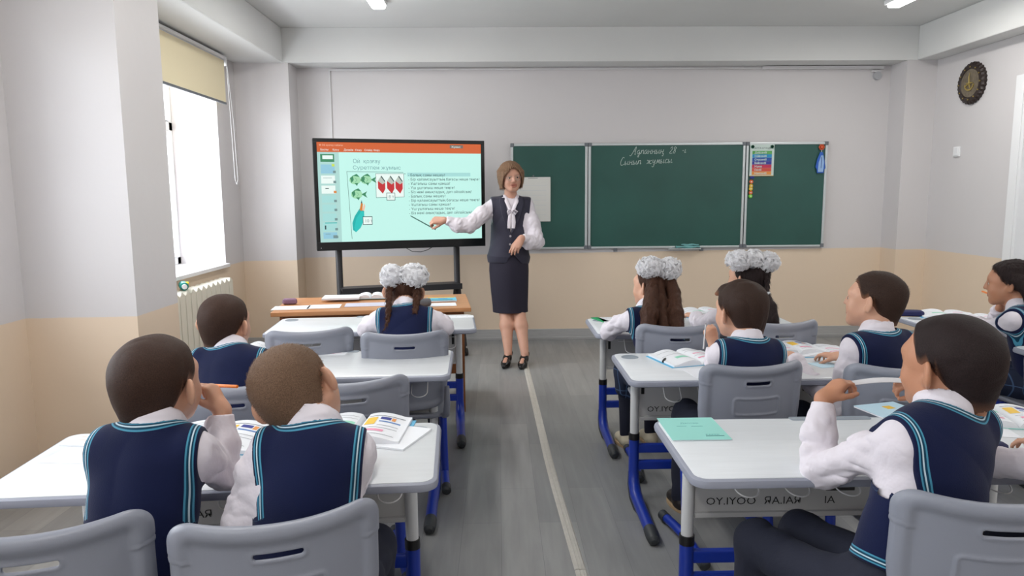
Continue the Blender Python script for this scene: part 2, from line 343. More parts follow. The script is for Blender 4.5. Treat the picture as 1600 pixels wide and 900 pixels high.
# cable duct on the back wall with the round sensor
d = empty('cable_duct', (0, YB-.001, 0), 0, 'long white cable duct running across the wall above the chalkboard', 'cable duct')
zt = at(900, 108, y=YB)[2]
x0, xm, x1 = at(515, 110, y=YB)[0], at(1190, 110, y=YB)[0], at(1378, 110, y=YB)[0]
MB().box(x0, xm, -.016, 0, zt-.008, zt+.008).obj('duct_run', 'duct', d, bevel=.002)
MB().box(xm, x1, -.035, 0, zt-.014, zt+.014).obj('duct_run', 'duct', d, bevel=.003)
MB().box(x0-.006, x0+.006, -.012, 0, 1.6, zt).obj('cable_drop', 'duct', d, bevel=.002)
p = at(1372, 118, y=YB-.03)
o = empty('round_sensor', (p[0], YB, p[2]), 0, 'small round grey sensor under the right end of the cable duct', 'sensor')
MB().cyl((0, -.035, 0), .036, .035, 24, r2=.036, axis='y').obj('housing', fc('sensor_grey', 176, 178, 182), o, bevel=.004)
MB().box(-.05, .03, -.03, 0, .03, .048).obj('bracket', 'duct', o, bevel=.002)
# light switch
p = at(1496, 237, x=XR)
o = empty('light_switch', (XR, p[1], p[2]), 0, 'white light switch on the right wall below the round plate', 'switch')
MB().box(-.012, 0, -.042, .042, -.042, .042).obj('plate', 'white_pvc', o, bevel=.004); MB().box(-.019, -.012, -.028, .028, -.034, .034).obj('rocker', 'white_pvc', o, bevel=.003)
# round carved plate / clock
p = at(1521, 130, x=XR)
o = empty('wall_plate', (XR, p[1], p[2]), 0, 'round dark scalloped wall clock with gold ornament high on the right wall', 'wall clock')
w = MB(); n = 120; rings = []
for (r, xx) in ((.165, 0), (.165, -.02), (.150, -.034), (.118, -.036), (.108, -.026), (.02, -.024)):
    rings.append([(xx, (r*(1+(.028*math.cos(30*2*PI*k/n) if r > .12 else 0)))*math.cos(2*PI*k/n), (r*(1+(.028*math.cos(30*2*PI*k/n) if r > .12 else 0)))*math.sin(2*PI*k/n)) for k in range(n)])
w.loft(rings); w.obj('rim', fc('dark_carved_wood', 38, 24, 20, .4, bump=.4, bscale=120), o, smooth=True)
MB().cyl((-.031, 0, 0), .112, .006, 40, axis='x').obj('face', fc('bronze_face', 108, 98, 82, .5, noise=.3, nscale=40, bump=.5, bscale=60), o, smooth=True)
gold = fc('gold', 190, 168, 100, .35, metal=.7); w = MB()
for k in range(12):
    a = k*PI/6; w.cyl((-.040, .13*math.cos(a), .13*math.sin(a)), .006, .006, 8, axis='x')
w.obj('hour_dot', gold, o); w = MB()
for (a, L, q) in ((.5*PI, .085, .006), (1.35*PI, .06, .008), (1.85*PI, .06, .008), (1.0*PI, .05, .008), (0, .045, .008)):
    c, s_ = math.cos(a), math.sin(a); w.tube([(-.036, 0, 0), (-.040, L*.6*c, L*.6*s_), (-.036, L*c, L*s_)], [q, q*.7, q*.2], 6)
for k in range(10):
    a = 1.1*PI+k*.09*PI; w.cyl((-.038, .055*math.cos(a), .055*math.sin(a)), .008, .006, 6, axis='x')
w.obj('ornament', gold, o, smooth=True)
# radiator: cast sections
rad = empty('radiator', (XL+.085, 4.9, 0), 0, 'white ribbed radiator under the window', 'radiator')
w = MB(); w.box(.030, .048, -.038, .038, .10, .665).box(-.048, -.030, -.038, .038, .10, .665).box(-.035, .035, -.010, .010, .10, .66)
w.loft([[(-.050, -.036, .665), (.050, -.036, .665), (.050, .036, .665), (-.050, .036, .665)], [(-.044, -.006, .690), (.044, -.006, .690), (.044, .006, .690), (-.044, .006, .690)]])
sme = w.mesh('section', 'radiator', bevel=.004)
for k in range(17): link('section', sme, rad, (0, .80-k*.088, .04))
w = MB(); w.cyl((0, -.62, .60), .014, 1.42, 10, axis='y').cyl((0, -.62, .14), .014, 1.42, 10, axis='y'); w.obj('manifold', 'radiator', rad, smooth=True)
for y in (-.5, .7): MB().cyl((0, y, 0), .012, .12, 10).obj('radiator_leg', 'radiator', rad)
# small teal toy on the radiator
p = at(285, 441, x=XL+.10)
o = empty('bottle', (XL+.085, 4.95, .730), .5, 'teal bottle with white and yellow spots lying on the near end of the radiator', 'bottle')
MB().tube([(0, -.06, .03), (0, -.055, .03), (0, -.02, .03), (0, .05, .03), (0, .06, .03)], [.018, .028, .031, .029, .015], 16).obj('bottle_body', fc('teal_plastic', 0, 128, 120, .35), o, smooth=True)
MB().cyl((0, -.085, .03), .017, .028, 14, axis='y').obj('cap', 'white_pvc', o, smooth=True)
MB().cyl((.012, -.03, .045), .014, .018, 12, axis='x').obj('label_dot', fc('yellow_dot', 236, 200, 30), o); MB().cyl((.014, .015, .045), .011, .016, 12, axis='x').obj('label_dot', fc('green_dot', 120, 190, 60), o)
# ------------------------------------------------------------------ signed-distance meshing engine (surface nets on a sparse grid)
INF = 9.0
def unit(v): v = np.asarray(v, float); return v/(np.linalg.norm(v)+1e-12)
def frame(fwd, up=(0, 0, 1)):
    """rows: x right, y forward, z up"""
    y = unit(fwd); x = unit(np.cross(y, up)); z = np.cross(x, y); return np.array([x, y, z])
def rotf(yaw=0, pitch=0, roll=0):
    """yaw>0 turns to the right (clockwise from above), pitch>0 looks up, roll>0 tilts to the right"""
    yaw, pitch, roll = (math.radians(a) for a in (yaw, pitch, roll))
    m = Matrix.Rotation(-yaw, 3, 'Z') @ Matrix.Rotation(pitch, 3, 'X') @ Matrix.Rotation(roll, 3, 'Y')
    return np.array(m.transposed())     # rows = local axes in world
class SDF:
    def __init__(s): s.ops = []; s.post = []
    def _a(s, f, c, r, k, mode): s.ops.append((f, np.asarray(c, float), float(r), k, mode)); return s
    def cone(s, a, b, ra, rb=None, k=.01, mode='u', sq=None):
        a = np.asarray(a, float); b = np.asarray(b, float); rb = ra if rb is None else rb; ab = b-a; L2 = max(ab.dot(ab), 1e-9)
        def f(p):
            q = p-a; t = np.clip(q@ab/L2, 0, 1); e = q-t[:, None]*ab
            if sq is not None:
                n, sc = sq; e = e+np.outer(e@n, n)*(1/sc-1); return (np.sqrt((e*e).sum(1))-(ra+(rb-ra)*t))*min(sc, 1) if sc < 1 else np.sqrt((e*e).sum(1))-(ra+(rb-ra)*t)
            return np.sqrt((e*e).sum(1))-(ra+(rb-ra)*t)
        big = max(1, sq[1]) if sq else 1
        return s._a(f, (a+b)/2, math.sqrt(L2)/2+max(ra, rb)*big, k, mode)
    def chain(s, pts, rs, k=.01, **kw):
        for i in range(len(pts)-1): s.cone(pts[i], pts[i+1], rs[i], rs[i+1], k, **kw)
        return s
    def ell(s, c, r, R=None, k=.01, mode='u'):
        c = np.asarray(c, float); r = np.asarray(r, float); R = np.eye(3) if R is None else R
        def f(p):
            q = (p-c)@R.T; k0 = np.sqrt(((q/r)**2).sum(1)); k1 = np.sqrt(((q/(r*r))**2).sum(1))+1e-9
            return np.where(k0 < .05, -min(r), k0*(k0-1)/k1)
        return s._a(f, c, max(r), k, mode)
    def rbox(s, c, h, rad, R=None, k=.005, mode='u'):
        c = np.asarray(c, float); h = np.asarray(h, float)-rad; R = np.eye(3) if R is None else R
        def f(p):
            q = np.abs((p-c)@R.T)-h; return np.sqrt((np.maximum(q, 0)**2).sum(1))+np.minimum(q.max(1), 0)-rad
        return s._a(f, c, np.linalg.norm(h)+rad, k, mode)
    def fn(s, f, c=(0, 0, 0), r=50, k=.004, mode='i'): return s._a(f, c, r, k, mode)
    def plane(s, o, n, k=.004):
        """keep the side opposite to n"""
        o = np.asarray(o, float); n = unit(n); return s.fn(lambda p: (p-o)@n, k=k, mode='i')
    def __call__(s, p, margin=.02):
        d = np.full(len(p), INF)
        for f, c, r, k, mode in s.ops:
            if mode == 'disp': d = d+f(p); continue
            q = p-c; m = (q*q).sum(1) < (r+margin+k)**2
            if mode == 'i' and not m.all(): m[:] = True
            if not m.any(): continue
            v = f(p[m]); o = d[m]
            if mode == 'u': h = np.maximum(k-np.abs(o-v), 0)/k; d[m] = np.minimum(o, v)-h*h*k/4
            elif mode == 's': v = -v; h = np.maximum(k-np.abs(o-v), 0)/k; d[m] = np.maximum(o, v)+h*h*k/4
            else: h = np.maximum(k-np.abs(o-v), 0)/k; d[m] = np.maximum(o, v)+h*h*k/4
        return d
    def bounds(s):
        lo = np.full(3, 1e9); hi = -lo
        for f, c, r, k, mode in s.ops:
            if mode == 'u': lo = np.minimum(lo, c-r-.01); hi = np.maximum(hi, c+r+.01)
        return lo, hi
def wrinkle(scale, amp, seed, aniso=(1, 1, 1), mask=None):
    r = np.random.default_rng(seed); Wv = [(unit(r.normal(size=3)*aniso)*scale*r.uniform(.6, 1.7), r.uniform(0, 6.3)) for _ in range(5)]
    def f(p):
        o = np.zeros(len(p)); q = p
        for i, (w, ph) in enumerate(Wv):
            v = np.sin(q@w+ph+.8*o); o = o+v*.5
        o = 1-np.abs(o)           # ridges
        d = amp*(o-.4)
        return d*mask(p) if mask else d
    return f
CO = np.array([(i, j, k) for i in (0, 1) for j in (0, 1) for k in (0, 1)])   # corner order
def sdf_mesh(sd, h, L=3, lip=1.35):
    lo, hi = sd.bounds(); H = h*2**L; n = np.ceil((hi-lo)/H).astype(int)+1
    g = np.stack(np.meshgrid(*[np.arange(v) for v in n], indexing='ij'), -1).reshape(-1, 3); lev = L
    while True:
        cs = h*2**lev; d = sd(lo+(g+.5)*cs, margin=cs*1.1)
        g = g[np.abs(d) < cs*.867*lip+.002]
        if lev == 0: break
        g = (g[:, None, :]*2+CO[None]).reshape(-1, 3); lev -= 1
    B = 1 << 20
    key = lambda a: (a[..., 0]*B+a[..., 1])*B+a[..., 2]
    c8 = g[:, None, :]+CO[None]; kk = key(c8); uk, inv = np.unique(kk.ravel(), return_inverse=True)
    pts = np.stack([uk//(B*B), (uk//B) % B, uk % B], -1); val = sd(lo+pts*h, margin=.012)
    v8 = val[inv].reshape(-1, 8); s8 = v8 < 0; act = s8.any(1) & ~s8.all(1)
    g = g[act]; v8 = v8[act]; s8 = s8[act]
    acc = np.zeros((len(g), 3)); cnt = np.zeros(len(g))
    E = [(a, b) for a in range(8) for b in range(a+1, 8) if np.abs(CO[a]-CO[b]).sum() == 1]
    for a, b in E:
        m = s8[:, a] != s8[:, b]; t = v8[m, a]/(v8[m, a]-v8[m, b]); acc[m] += CO[a]+(CO[b]-CO[a])*t[:, None]; cnt[m] += 1
    V = lo+(g+acc/cnt[:, None])*h
    gk = key(g); order = np.argsort(gk); sk = gk[order]
    def find(q):
        k = key(q); i = np.searchsorted(sk, k); i = np.minimum(i, len(sk)-1); ok = sk[i] == k; return order[i], ok
    Fs = []
    for ax, ci in ((0, 4), (1, 2), (2, 1)):
        m = s8[:, 0] != s8[:, ci]; q = g[m]; flip = s8[m, 0]
        u = np.zeros(3, int); v = np.zeros(3, int); u[(ax+1) % 3] = 1; v[(ax+2) % 3] = 1
        i0 = np.nonzero(m)[0]; i1, o1 = find(q-u); i2, o2 = find(q-u-v); i3, o3 = find(q-v); ok = o1 & o2 & o3
        f = np.stack([i0, i1, i2, i3], -1)[ok]; fl = flip[ok]; f[~fl] = f[~fl][:, ::-1]; Fs.append(f)
    return V, np.concatenate(Fs)
NT = [0]
def sdf_obj(name, sd, h, mats, parent, attrs=None, L=3, origin=(0, 0, 0), label=None, faces_keep=None, relax=0):
    V, Fc = sdf_mesh(sd, h, L)
    me = bpy.data.meshes.new(name); me.vertices.add(len(V)); me.vertices.foreach_set('co', (V-np.asarray(origin)).astype(np.float32).ravel())
    nf = len(Fc); me.loops.add(nf*4); me.polygons.add(nf); me.loops.foreach_set('vertex_index', Fc.ravel().astype(np.int32))
    me.polygons.foreach_set('loop_start', np.arange(0, nf*4, 4, dtype=np.int32)); me.polygons.foreach_set('use_smooth', np.ones(nf, bool))
    me.update(calc_edges=True); me.validate()
    for m in (mats if isinstance(mats, (list, tuple)) else [mats]): me.materials.append(M[m] if isinstance(m, str) else m)
    for an, fnc in (attrs or {}).items():
        a = me.attributes.new(an, 'FLOAT', 'POINT'); a.data.foreach_set('value', np.asarray(fnc(V), np.float32))
    NT[0] += nf*2
    return link(name, me, parent, label=label)
# ------------------------------------------------------------------ pupils' desks
DZT = .65
def make_desk():
    """origin on the floor under the middle of the desk; pupils sit on the -y side"""
    o = empty('school_desk'); w2, d2 = 1.14, .50
    # top: white laminate in a grey moulded rim
    MB().rr(w2, d2, .045, [(.010, DZT-.026), (.002, DZT-.022), (0, DZT-.014), (.003, DZT-.004), (.009, DZT-.0005), (.014, DZT-.0005)]).obj('edge_rim', 'grey_plastic', o, smooth=True)
    MB().rr(w2-.026, d2-.026, .036, [(0, DZT-.012), (0, DZT+.0006), (.0012, DZT+.0014)]).obj('desk_top', 'desk_white', o, smooth=True)
    MB().rr(.26, .034, .012, [(0, DZT-.01), (0, DZT+.003), (.003, DZT+.004), (.005, DZT+.002), (.007, DZT+.0018)], cy=d2/2-.019).obj('pencil_tray', 'cup_grey', o, smooth=True)
    for sx in (-1, 1):
        MB().lathe([(.038, -.004), (.038, .0022), (.036, .003), (.033, .0024), (.031, .0018), (.0, .0018)], (sx*(w2/2-.075), d2/2-.085, DZT), 28).obj('cup_disc', 'cup_grey', o, smooth=True)
    # side columns and C-shaped feet
    cy = .14; cx = .475
    for sx in (-1, 1):
        lg = MB().tube([(sx*cx, cy, .30), (sx*cx, cy, DZT-.03)], .019, 14).obj('column', 'tube_white', o, smooth=True)
        MB().cyl((sx*cx, cy, .283), .024, .03, 14).obj('collar', 'black', lg, smooth=True)
        pts = [(sx*cx, cy, .30), (sx*cx, cy, .14), (sx*cx, cy-.012, .085), (sx*cx, cy-.06, .05), (sx*cx, cy-.13, .040), (sx*cx, cy-.26, .034), (sx*cx, cy-.38, .028)]
        ft = MB().tube(pts, [.023, .023, .026, .027, .025, .024, .023], 14, squash=1).obj('foot', 'tube_blue', o, smooth=True)
        MB().tube([(sx*cx, cy-.35, .029), (sx*cx, cy-.40, .027), (sx*cx, cy-.435, .024), (sx*cx, cy-.445, .022)], [.0255, .027, .023, .012], 12).obj('toe_cap', 'tube_cap', ft, smooth=True)
        MB().tube([(sx*cx, cy+.004, .13), (sx*cx, cy-.0, .075), (sx*cx, cy-.045, .032), (sx*cx, cy-.12, .018), (sx*cx, cy-.16, .014)], [.0245, .027, .028, .024, .014], 12).obj('heel_cap', 'tube_cap', ft, smooth=True)
    MB().box(-cx, cx, cy-.013, cy+.013, .222, .262).obj('crossbar', 'tube_blue', o, bevel=.006)
    MB().box(-cx, cx, cy-.013, cy+.013, .145, .185).obj('crossbar', 'tube_blue', o, bevel=.006)
    # steel modesty panel; black shapes stand for the darkness in its slots and letters
    pn = MB().box(-cx+.02, cx-.02, cy-.002, cy+.002, .385, DZT-.03).box(-cx+.02, cx-.02, cy-.014, cy+.002, .373, .388).obj('modesty_panel', 'panel', o, bevel=.0015)
    w = MB(); yy = cy-.0024
    for (x, z, a, b) in ((-.44, .52, .007, .030), (.44, .52, .007, .030), (-.04, .555, .045, .005), (.0, .455, .045, .005), (.36, .555, .03, .005), (.30, .50, .028, .004)):
        w.box(x-a, x+a, yy-.0006, yy, z-b, z+b)
    for x in (-.405, .405): w.cyl((x, yy-.012, .600), .016, .012, 12, axis='y')
    w.obj('slot_dark', 'black', pn)
    for t_, x_ in (('OY.IYOO', -.42), ('\u042fA.IA\u042f', -.238), ('IA', -.05)): text('panel_lettering', t_, .034, 'black', pn, (x_, yy-.0007, .410), (PI/2, 0, 0), sx=1.12)
    # wire hooks under the top
    hk = MB(); n = 14
    pts = [(-.035, 0, .0), (-.035, -.03, -.07)] + [(-.035*math.cos(t), -.08-.04*math.sin(t), -.115-.012*math.sin(t)) for t in np.linspace(0, PI, n)] + [(.035, -.03, -.07), (.035, 0, 0)]
    hme = hk.tube(pts, .0022, 6).mesh('wire_hook', 'wire', smooth=True)
    for x in (-.33, -.18, -.03, .14, .29, .42): link('wire_hook', hme, o, (x, .12, DZT-.03))
    MB().tube([(-.40, .12, DZT-.032), (-.40, .085, .545), (.46, .085, .545), (.46, .12, DZT-.032)], .002, 6).obj('wire_rail', 'wire', o, smooth=True)
    return o
desk = make_desk()
DESKS = [  # name key, back-left corner x range centre, y centre, yaw, label
    ('L3', -.742, 1.935, .06, 'white pupils\' desk of the nearest left row, with two boys at it'),
    ('L2', -.775, 3.03, .03, 'white pupils\' desk in the middle of the left row, one boy at its left end'),
    ('L1', -.705, 4.0, .07, 'white pupils\' desk of the left row right in front of the wooden table'),
    ('R3', 1.055, 1.96, 0, 'white pupils\' desk nearest on the right with the mint notebook on its corner'),
    ('R2', 1.072, 2.92, 0, 'white pupils\' desk in the middle of the right rows with a black marker on it'),
    ('R1', 1.068, 3.85, 0, 'white pupils\' desk of the front right row where two girls with white bows sit'),
    ('C1', 2.86, 3.79, 0, 'white pupils\' desk at the right by the wall with a navy pencil case on it'),
    ('C2', 2.95, 2.98, 0, 'white pupils\' desk whose corner shows at the right edge behind the plaid skirt'),
]
DK = {}
for i, (k, x, y, rz, lb) in enumerate(DESKS):
    if i == 0: desk.location = (x, y, 0); desk.rotation_euler = (0, 0, rz); desk['label'] = lb; desk['category'] = 'desk'; desk['group'] = 'pupils\' desks in rows'; DK[k] = desk
    else: DK[k] = copy_tree(desk, (x, y, 0), rz, lb, 'pupils\' desks in rows')
# ------------------------------------------------------------------ chairs
def chair_back_mesh():
    W2, zb, zt = .197, .42, .778
    def uv(p):          # unbend
        x, y, z = p[:, 0], p[:, 1], p[:, 2]
        u = np.clip(np.abs(x)/W2, 0, 1.2); yy = y-.060*u**2.2-(-.075)*(z-.42)     # curve toward sitter at the sides, lean back with height
        zz = z+.016*(1-np.clip(u, 0, 1)**2)**1.0
        return x, yy, zz
    hw = lambda z: W2-.02*np.clip((.60-z)/.18, 0, 1)
    def panel(p):
        x, y, z = uv(p); zc = (zb+zt)/2; hz = (zt-zb)/2; r = .05
        qx = np.abs(x)-(hw(z)-r); qz = np.abs(z-zc)-(hz-r)
        d2 = np.sqrt(np.maximum(qx, 0)**2+np.maximum(qz, 0)**2)+np.minimum(np.maximum(qx, qz), 0)-r
        # rim: thick rolled edge along top and sides
        rim = np.sqrt((np.minimum(np.abs(d2+.017), 9))**2+y**2)-np.where(z > .695, .0175, .0145)
        seam = np.abs(z-.706); side = np.abs(x) > W2-.045
        rim = rim+np.where(side, .0022*np.clip(1-seam/.0025, 0, 1), 0)
        pl = np.maximum(np.abs(y+.002)-.0035, d2+.012)
        rr_ = np.maximum(np.abs(x)-.062, 0)**2; zz = z-.630
        qa = np.abs(x)-(.085-.012); qb = np.abs(zz)-(.030-.012)
        dr = np.sqrt(np.maximum(qa, 0)**2+np.maximum(qb, 0)**2)+np.minimum(np.maximum(qa, qb), 0)-.012
        ridge = np.sqrt(dr**2+(y+.005)**2)-.0042
        k = .014; h = np.maximum(k-np.abs(rim-pl), 0)/k; d = np.minimum(rim, pl)-h*h*k/4
        k = .004; h = np.maximum(k-np.abs(ridge-d), 0)/k; d = np.minimum(ridge, d)-h*h*k/4
        sa = np.abs(x)-(.046-.005); sb = np.abs(z-.716)-(.0062-.005)
        sl = np.sqrt(np.maximum(sa, 0)**2+np.maximum(sb, 0)**2)+np.minimum(np.maximum(sa, sb), 0)-.005
        lip = np.sqrt((sl-.003)**2+(y+.003)**2)-.0045
        k = .006; h = np.maximum(k-np.abs(lip-d), 0)/k; d = np.minimum(lip, d)-h*h*k/4
        return np.maximum(d, -sl)
    s = SDF(); s._a(panel, (0, .0, .58), .30, .001, 'u'); return s
def make_chair():
    """origin on floor under seat centre, sitter faces +y, backrest at -y"""
    o = empty('school_chair')
    b = sdf_obj('backrest', chair_back_mesh(), .0034, 'chair_plastic', o, L=3); b.location = (0, -.19, 0)
    rings = []
    for ins, z, zz in ((.02, .355, 0), (.003, .362, 0), (0, .370, 0), (.004, .379, 0), (.03, .380, 0)):
        ring = []
        for q, (sx, sy) in enumerate([(1, 1), (-1, 1), (-1, -1), (1, -1)]):
            for k in range(6):
                a = q*PI/2+k*PI/10; x = sx*(.19-ins-.06)+(.06)*math.cos(a); y = sy*(.185-ins-.06)+.06*math.sin(a)
                ring.append((x, y, z-.02*max(0, y/.185)**3+.012*(x/.19)**2))
        rings.append(ring)
    MB().loft(rings).obj('seat', 'chair_plastic', o, smooth=True)
    for sx in (-1, 1):
        sp = MB().tube([(sx*.17, -.12, .36), (sx*.178, -.19, .385), (sx*.182, -.212, .44), (sx*.183, -.205, .52)], [.016, .016, .015, .011], 10).obj('back_post', 'chair_plastic', o, smooth=True)
        lg = MB().tube([(sx*.165, .03, .355), (sx*.17, -.02, .05)], .019, 12, squash=1.15).obj('leg', 'tube_blue', o, smooth=True)
        MB().tube([(sx*.172, -.16, .028), (sx*.17, -.02, .045), (sx*.17, .10, .036), (sx*.172, .19, .028)], .019, 12).obj('runner', 'tube_blue', lg, smooth=True)
        for (y0, y1) in ((-.15, -.20), (.18, .235)):
            MB().tube([(sx*.172, y0, .027), (sx*.172, y1*.9+y0*.1, .024), (sx*.172, y1, .022)], [.022, .0215, .012], 12).obj('runner_cap', 'tube_cap', lg, smooth=True)
    MB().tube([(-.165, .03, .335), (.165, .03, .335)], .016, 10).obj('crossbar', 'tube_blue', o, smooth=True)
    return o
chair = make_chair()
CHAIRS = [
    (-.92, 1.45, .28, 'grey plastic chair cut by the bottom left corner of the picture'),
    (-.485, 1.48, .31, 'grey plastic chair behind the fair-haired boy, nearest in the left row'),
    (-.895, 2.46, .12, 'grey plastic chair behind the boy in the middle of the left row'),
    (-.54, 2.49, .26, 'empty grey plastic chair in the middle of the left row'),
    (-.91, 3.39, .26, 'empty grey plastic chair left of the girl with the white bows, facing the wooden table'),
    (-.44, 3.31, .10, 'grey plastic chair holding the girl with braids and white bows in the left row'),
    (.84, 3.42, -.04, 'grey plastic chair behind the long haired girl with a white bow'),
    (1.31, 3.47, .12, 'grey plastic chair of the girl with the black braid, at the right front'),
    (.885, 2.65, .14, 'grey plastic chair behind the dark-haired boy in the middle right row'),
    (1.445, 2.59, -.14, 'grey plastic chair behind the boy sitting third from the right edge'),
    (1.02, 1.52, -.12, 'grey plastic chair at the bottom right behind the nearest right boy'),
    (2.60, 3.30, .0, 'grey plastic chair of the girl in the plaid skirt at the right edge'),
]
for i, (x, y, rz, lb) in enumerate(CHAIRS):
    if i == 0: chair.location = (x, y, 0); chair.rotation_euler = (0, 0, rz); chair['label'] = lb; chair['category'] = 'chair'; chair['group'] = 'grey school chairs'
    else: copy_tree(chair, (x, y, 0), rz, lb, 'grey school chairs')
# ------------------------------------------------------------------ teacher's wooden table
TT = .68
tb = empty('teacher_table', (-.80, 4.60, 0), .10, 'orange-brown wooden teacher\'s table strewn with papers and books', 'table')
MB().box(-.60, .60, -.31, .31, TT-.026, TT).obj('table_top', ['wood'], tb, bevel=.003)
MB().box(-.54, .54, -.24, -.222, .25, TT-.026).obj('front_panel', 'wood_edge', tb)
for x in (-.55, .55): MB().box(x-.009, x+.009, -.25, .27, 0, TT-.026).obj('side_panel', 'wood_edge', tb)
# ------------------------------------------------------------------ interactive screen on its wheeled stand
pl = at(488, 217, y=5.78); pr = at(756, 219, y=6.20)
ang = math.atan2(6.20-5.78, pr[0]-pl[0]); TWd = math.hypot(pr[0]-pl[0], .42)
zt = (pl[2]+pr[2])/2; TH = .895
tv = empty('interactive_screen', ((pl[0]+pr[0])/2, 5.99, zt-TH/2), ang, 'large black framed interactive screen showing an orange and mint lesson slide', 'screen')
tv.rotation_euler = (0, 0, ang)
w = MB(); w.box(-TWd/2, TWd/2, -.0, .075, -TH/2, TH/2); w.obj('screen_housing', 'black', tv, bevel=.006)
bz = .030; bb = .068
w = MB(); q = -.012
w.box(-TWd/2, TWd/2, q, 0, TH/2-bz, TH/2).box(-TWd/2, TWd/2, q, 0, -TH/2, -TH/2+bb).box(-TWd/2, -TWd/2+bz, q, 0, -TH/2+bb, TH/2-bz).box(TWd/2-bz, TWd/2, q, 0, -TH/2+bb, TH/2-bz)
w.obj('bezel', fc('bezel_black', 14, 18, 20, .3), tv, bevel=.002)
SX0, SX1, SZ0, SZ1 = -TWd/2+bz, TWd/2-bz, -TH/2+bb, TH/2-bz; SW = SX1-SX0; SH = SZ1-SZ0
def em(name, r, g, b, s=.78):
    if name not in M:
        c = srgb(r, g, b); M[name] = mat(name, tuple(v*.04 for v in c), .35, emis=c, es=s)
    return M[name]
scr = MB().box(SX0, SX1, -.004, 0, SZ0, SZ1).obj('display', em('mint_screen', 196, 246, 236, .82), tv)
def flat(name, mt, u0, u1, v0, v1, lay=1, parent=None):
    """rectangle in screen fractions, v downwards"""
    return MB().box(SX0+u0*SW, SX0+u1*SW, -.004-.0006*lay, -.004, SZ1-v1*SH, SZ1-v0*SH).obj(name, mt, parent or scr)
OR = em('orange_bar', 214, 100, 50); flat('title_bar', OR, 0, 1, 0, .098)
flat('thumbnail_strip', em('strip_mint', 178, 222, 216), 0, .125, .098, 1, .5)
WH = em('screen_white', 240, 255, 250); GR = em('screen_grey', 120, 150, 150); DG = em('screen_dark', 40, 70, 72); GN = em('screen_green', 60, 140, 100); TL = em('screen_teal', 30, 180, 176); RD = em('screen_red', 200, 50, 56); BL = em('screen_blue', 150, 205, 225); LG = em('fish_green', 165, 225, 180); YL = em('screen_yellow', 205, 230, 90); OG = em('screen_orange', 220, 130, 50); PB = em('pale_orange', 245, 200, 175); GB = em('bar_grey', 120, 110, 104); HL = em('hl_mint', 170, 225, 222)
def stx(s, size, mt, u, v, lay=3, sx=1, bold=0, name='screen_text'): return text(name, s, size, mt, scr, (SX0+u*SW, -.004-.0006*lay, SZ1-v*SH), (PI/2, 0, 0), sx=sx, bold=bold)
flat('window_badge', GB, .80, .885, .012, .045, 2)
stx('\u0416\u04b1\u043c\u044b\u0441', .022, WH, .81, .040); stx('\u041e\u0439 \u049b\u043e\u0437\u0493\u0430\u0443 \u0441\u0430\u0431\u0430\u0493\u044b', .019, PB, .03, .037); stx('\u2630', .02, PB, .012, .037)
for i, (t, u) in enumerate((('\u0411\u0430\u0441\u0442\u044b', .02), ('\u049a\u043e\u0441\u0443', .09), ('\u0414\u0438\u0437\u0430\u0439\u043d', .155), ('\u041a\u04e9\u0448\u0443', .22), ('\u0421\u043b\u0430\u0439\u0434', .275), ('\u041a\u04e9\u0440\u0443', .33))): stx(t, .021, WH, u, .083)
# thumbnails
th = [(.118, .195), (.22, .31), (.33, .41), (.43, .51), (.53, .60), (.62, .69), (.71, .785), (.80, .885), (.90, .965)]
for i, (a, b) in enumerate(th):
    flat('thumbnail', [GN, BL, WH, WH, HL, HL, HL, HL, BL][i], .018, .098, a, b, 1.2)
    if i: flat('slide_number', OG if i == 3 else GR, .088, .104, b-.028, b-.004, 2)
flat('thumbnail_detail', WH, .030, .090, .13, .168, 2); flat('thumbnail_detail', YL, .082, .098, .215, .24, 2.2); flat('thumbnail_detail', GR, .03, .08, .352, .356, 2)
flat('thumbnail_detail', DG, .04, .06, .455, .462, 2); flat('thumbnail_detail', TL, .03, .10, .80, .809, 2.4); flat('thumbnail_detail', DG, .028, .036, .83, .87, 2.5); flat('thumbnail_detail', HL, .04, .085, .83, .87, 2.5); flat('thumbnail_detail', GR, .03, .06, .915, .92, 2); flat('thumbnail_detail', GR, .075, .10, .93, .96, 2)
stx('\u041e\u0439  \u049b\u043e\u0437\u0493\u0430\u0443', .046, em('title_grey', 118, 165, 168), .205, .205, sx=.95); stx('\u0421\u0443\u0440\u0435\u0442\u043f\u0435\u043d \u0436\u04b1\u043c\u044b\u0441', .042, em('title_grey', 118, 165, 168), .203, .268, sx=1.1)
def lines(pts, mt, t=.0028, lay=2, close=True):
    w = MB(); P = [(SX0+u*SW, SZ1-v*SH) for u, v in pts]
    for i in range(len(P)-(0 if close else 1)):
        a = np.array(P[i]); b = np.array(P[(i+1) % len(P)]); n = unit([-(b-a)[1], (b-a)[0]])*t/2; y = -.004-.0006*lay; e = unit(b-a)*t/2
        w.quad((a[0]+n[0]-e[0], y, a[1]+n[1]-e[1]), (b[0]+n[0]+e[0], y, b[1]+n[1]+e[1]), (b[0]-n[0]+e[0], y, b[1]-n[1]+e[1]), (a[0]-n[0]-e[0], y, a[1]-n[1]-e[1]))
    return w.obj('slide_line', mt, scr)
def poly(pts, mt, lay=2, name='picture_shape'):
    w = MB(); y = -.004-.0006*lay; w.add([(SX0+u*SW, y, SZ1-v*SH) for u, v in pts], [tuple(range(len(pts)))]); return w.obj(name, mt, scr)
lines([(.185, .97), (.168, .29), (.505, .297)], DG, close=False)
flat('picture_frame_fill', WH, .338, .508, .31, .55, 1.5); lines([(.338, .31), (.508, .31), (.508, .55), (.338, .555)], DG)
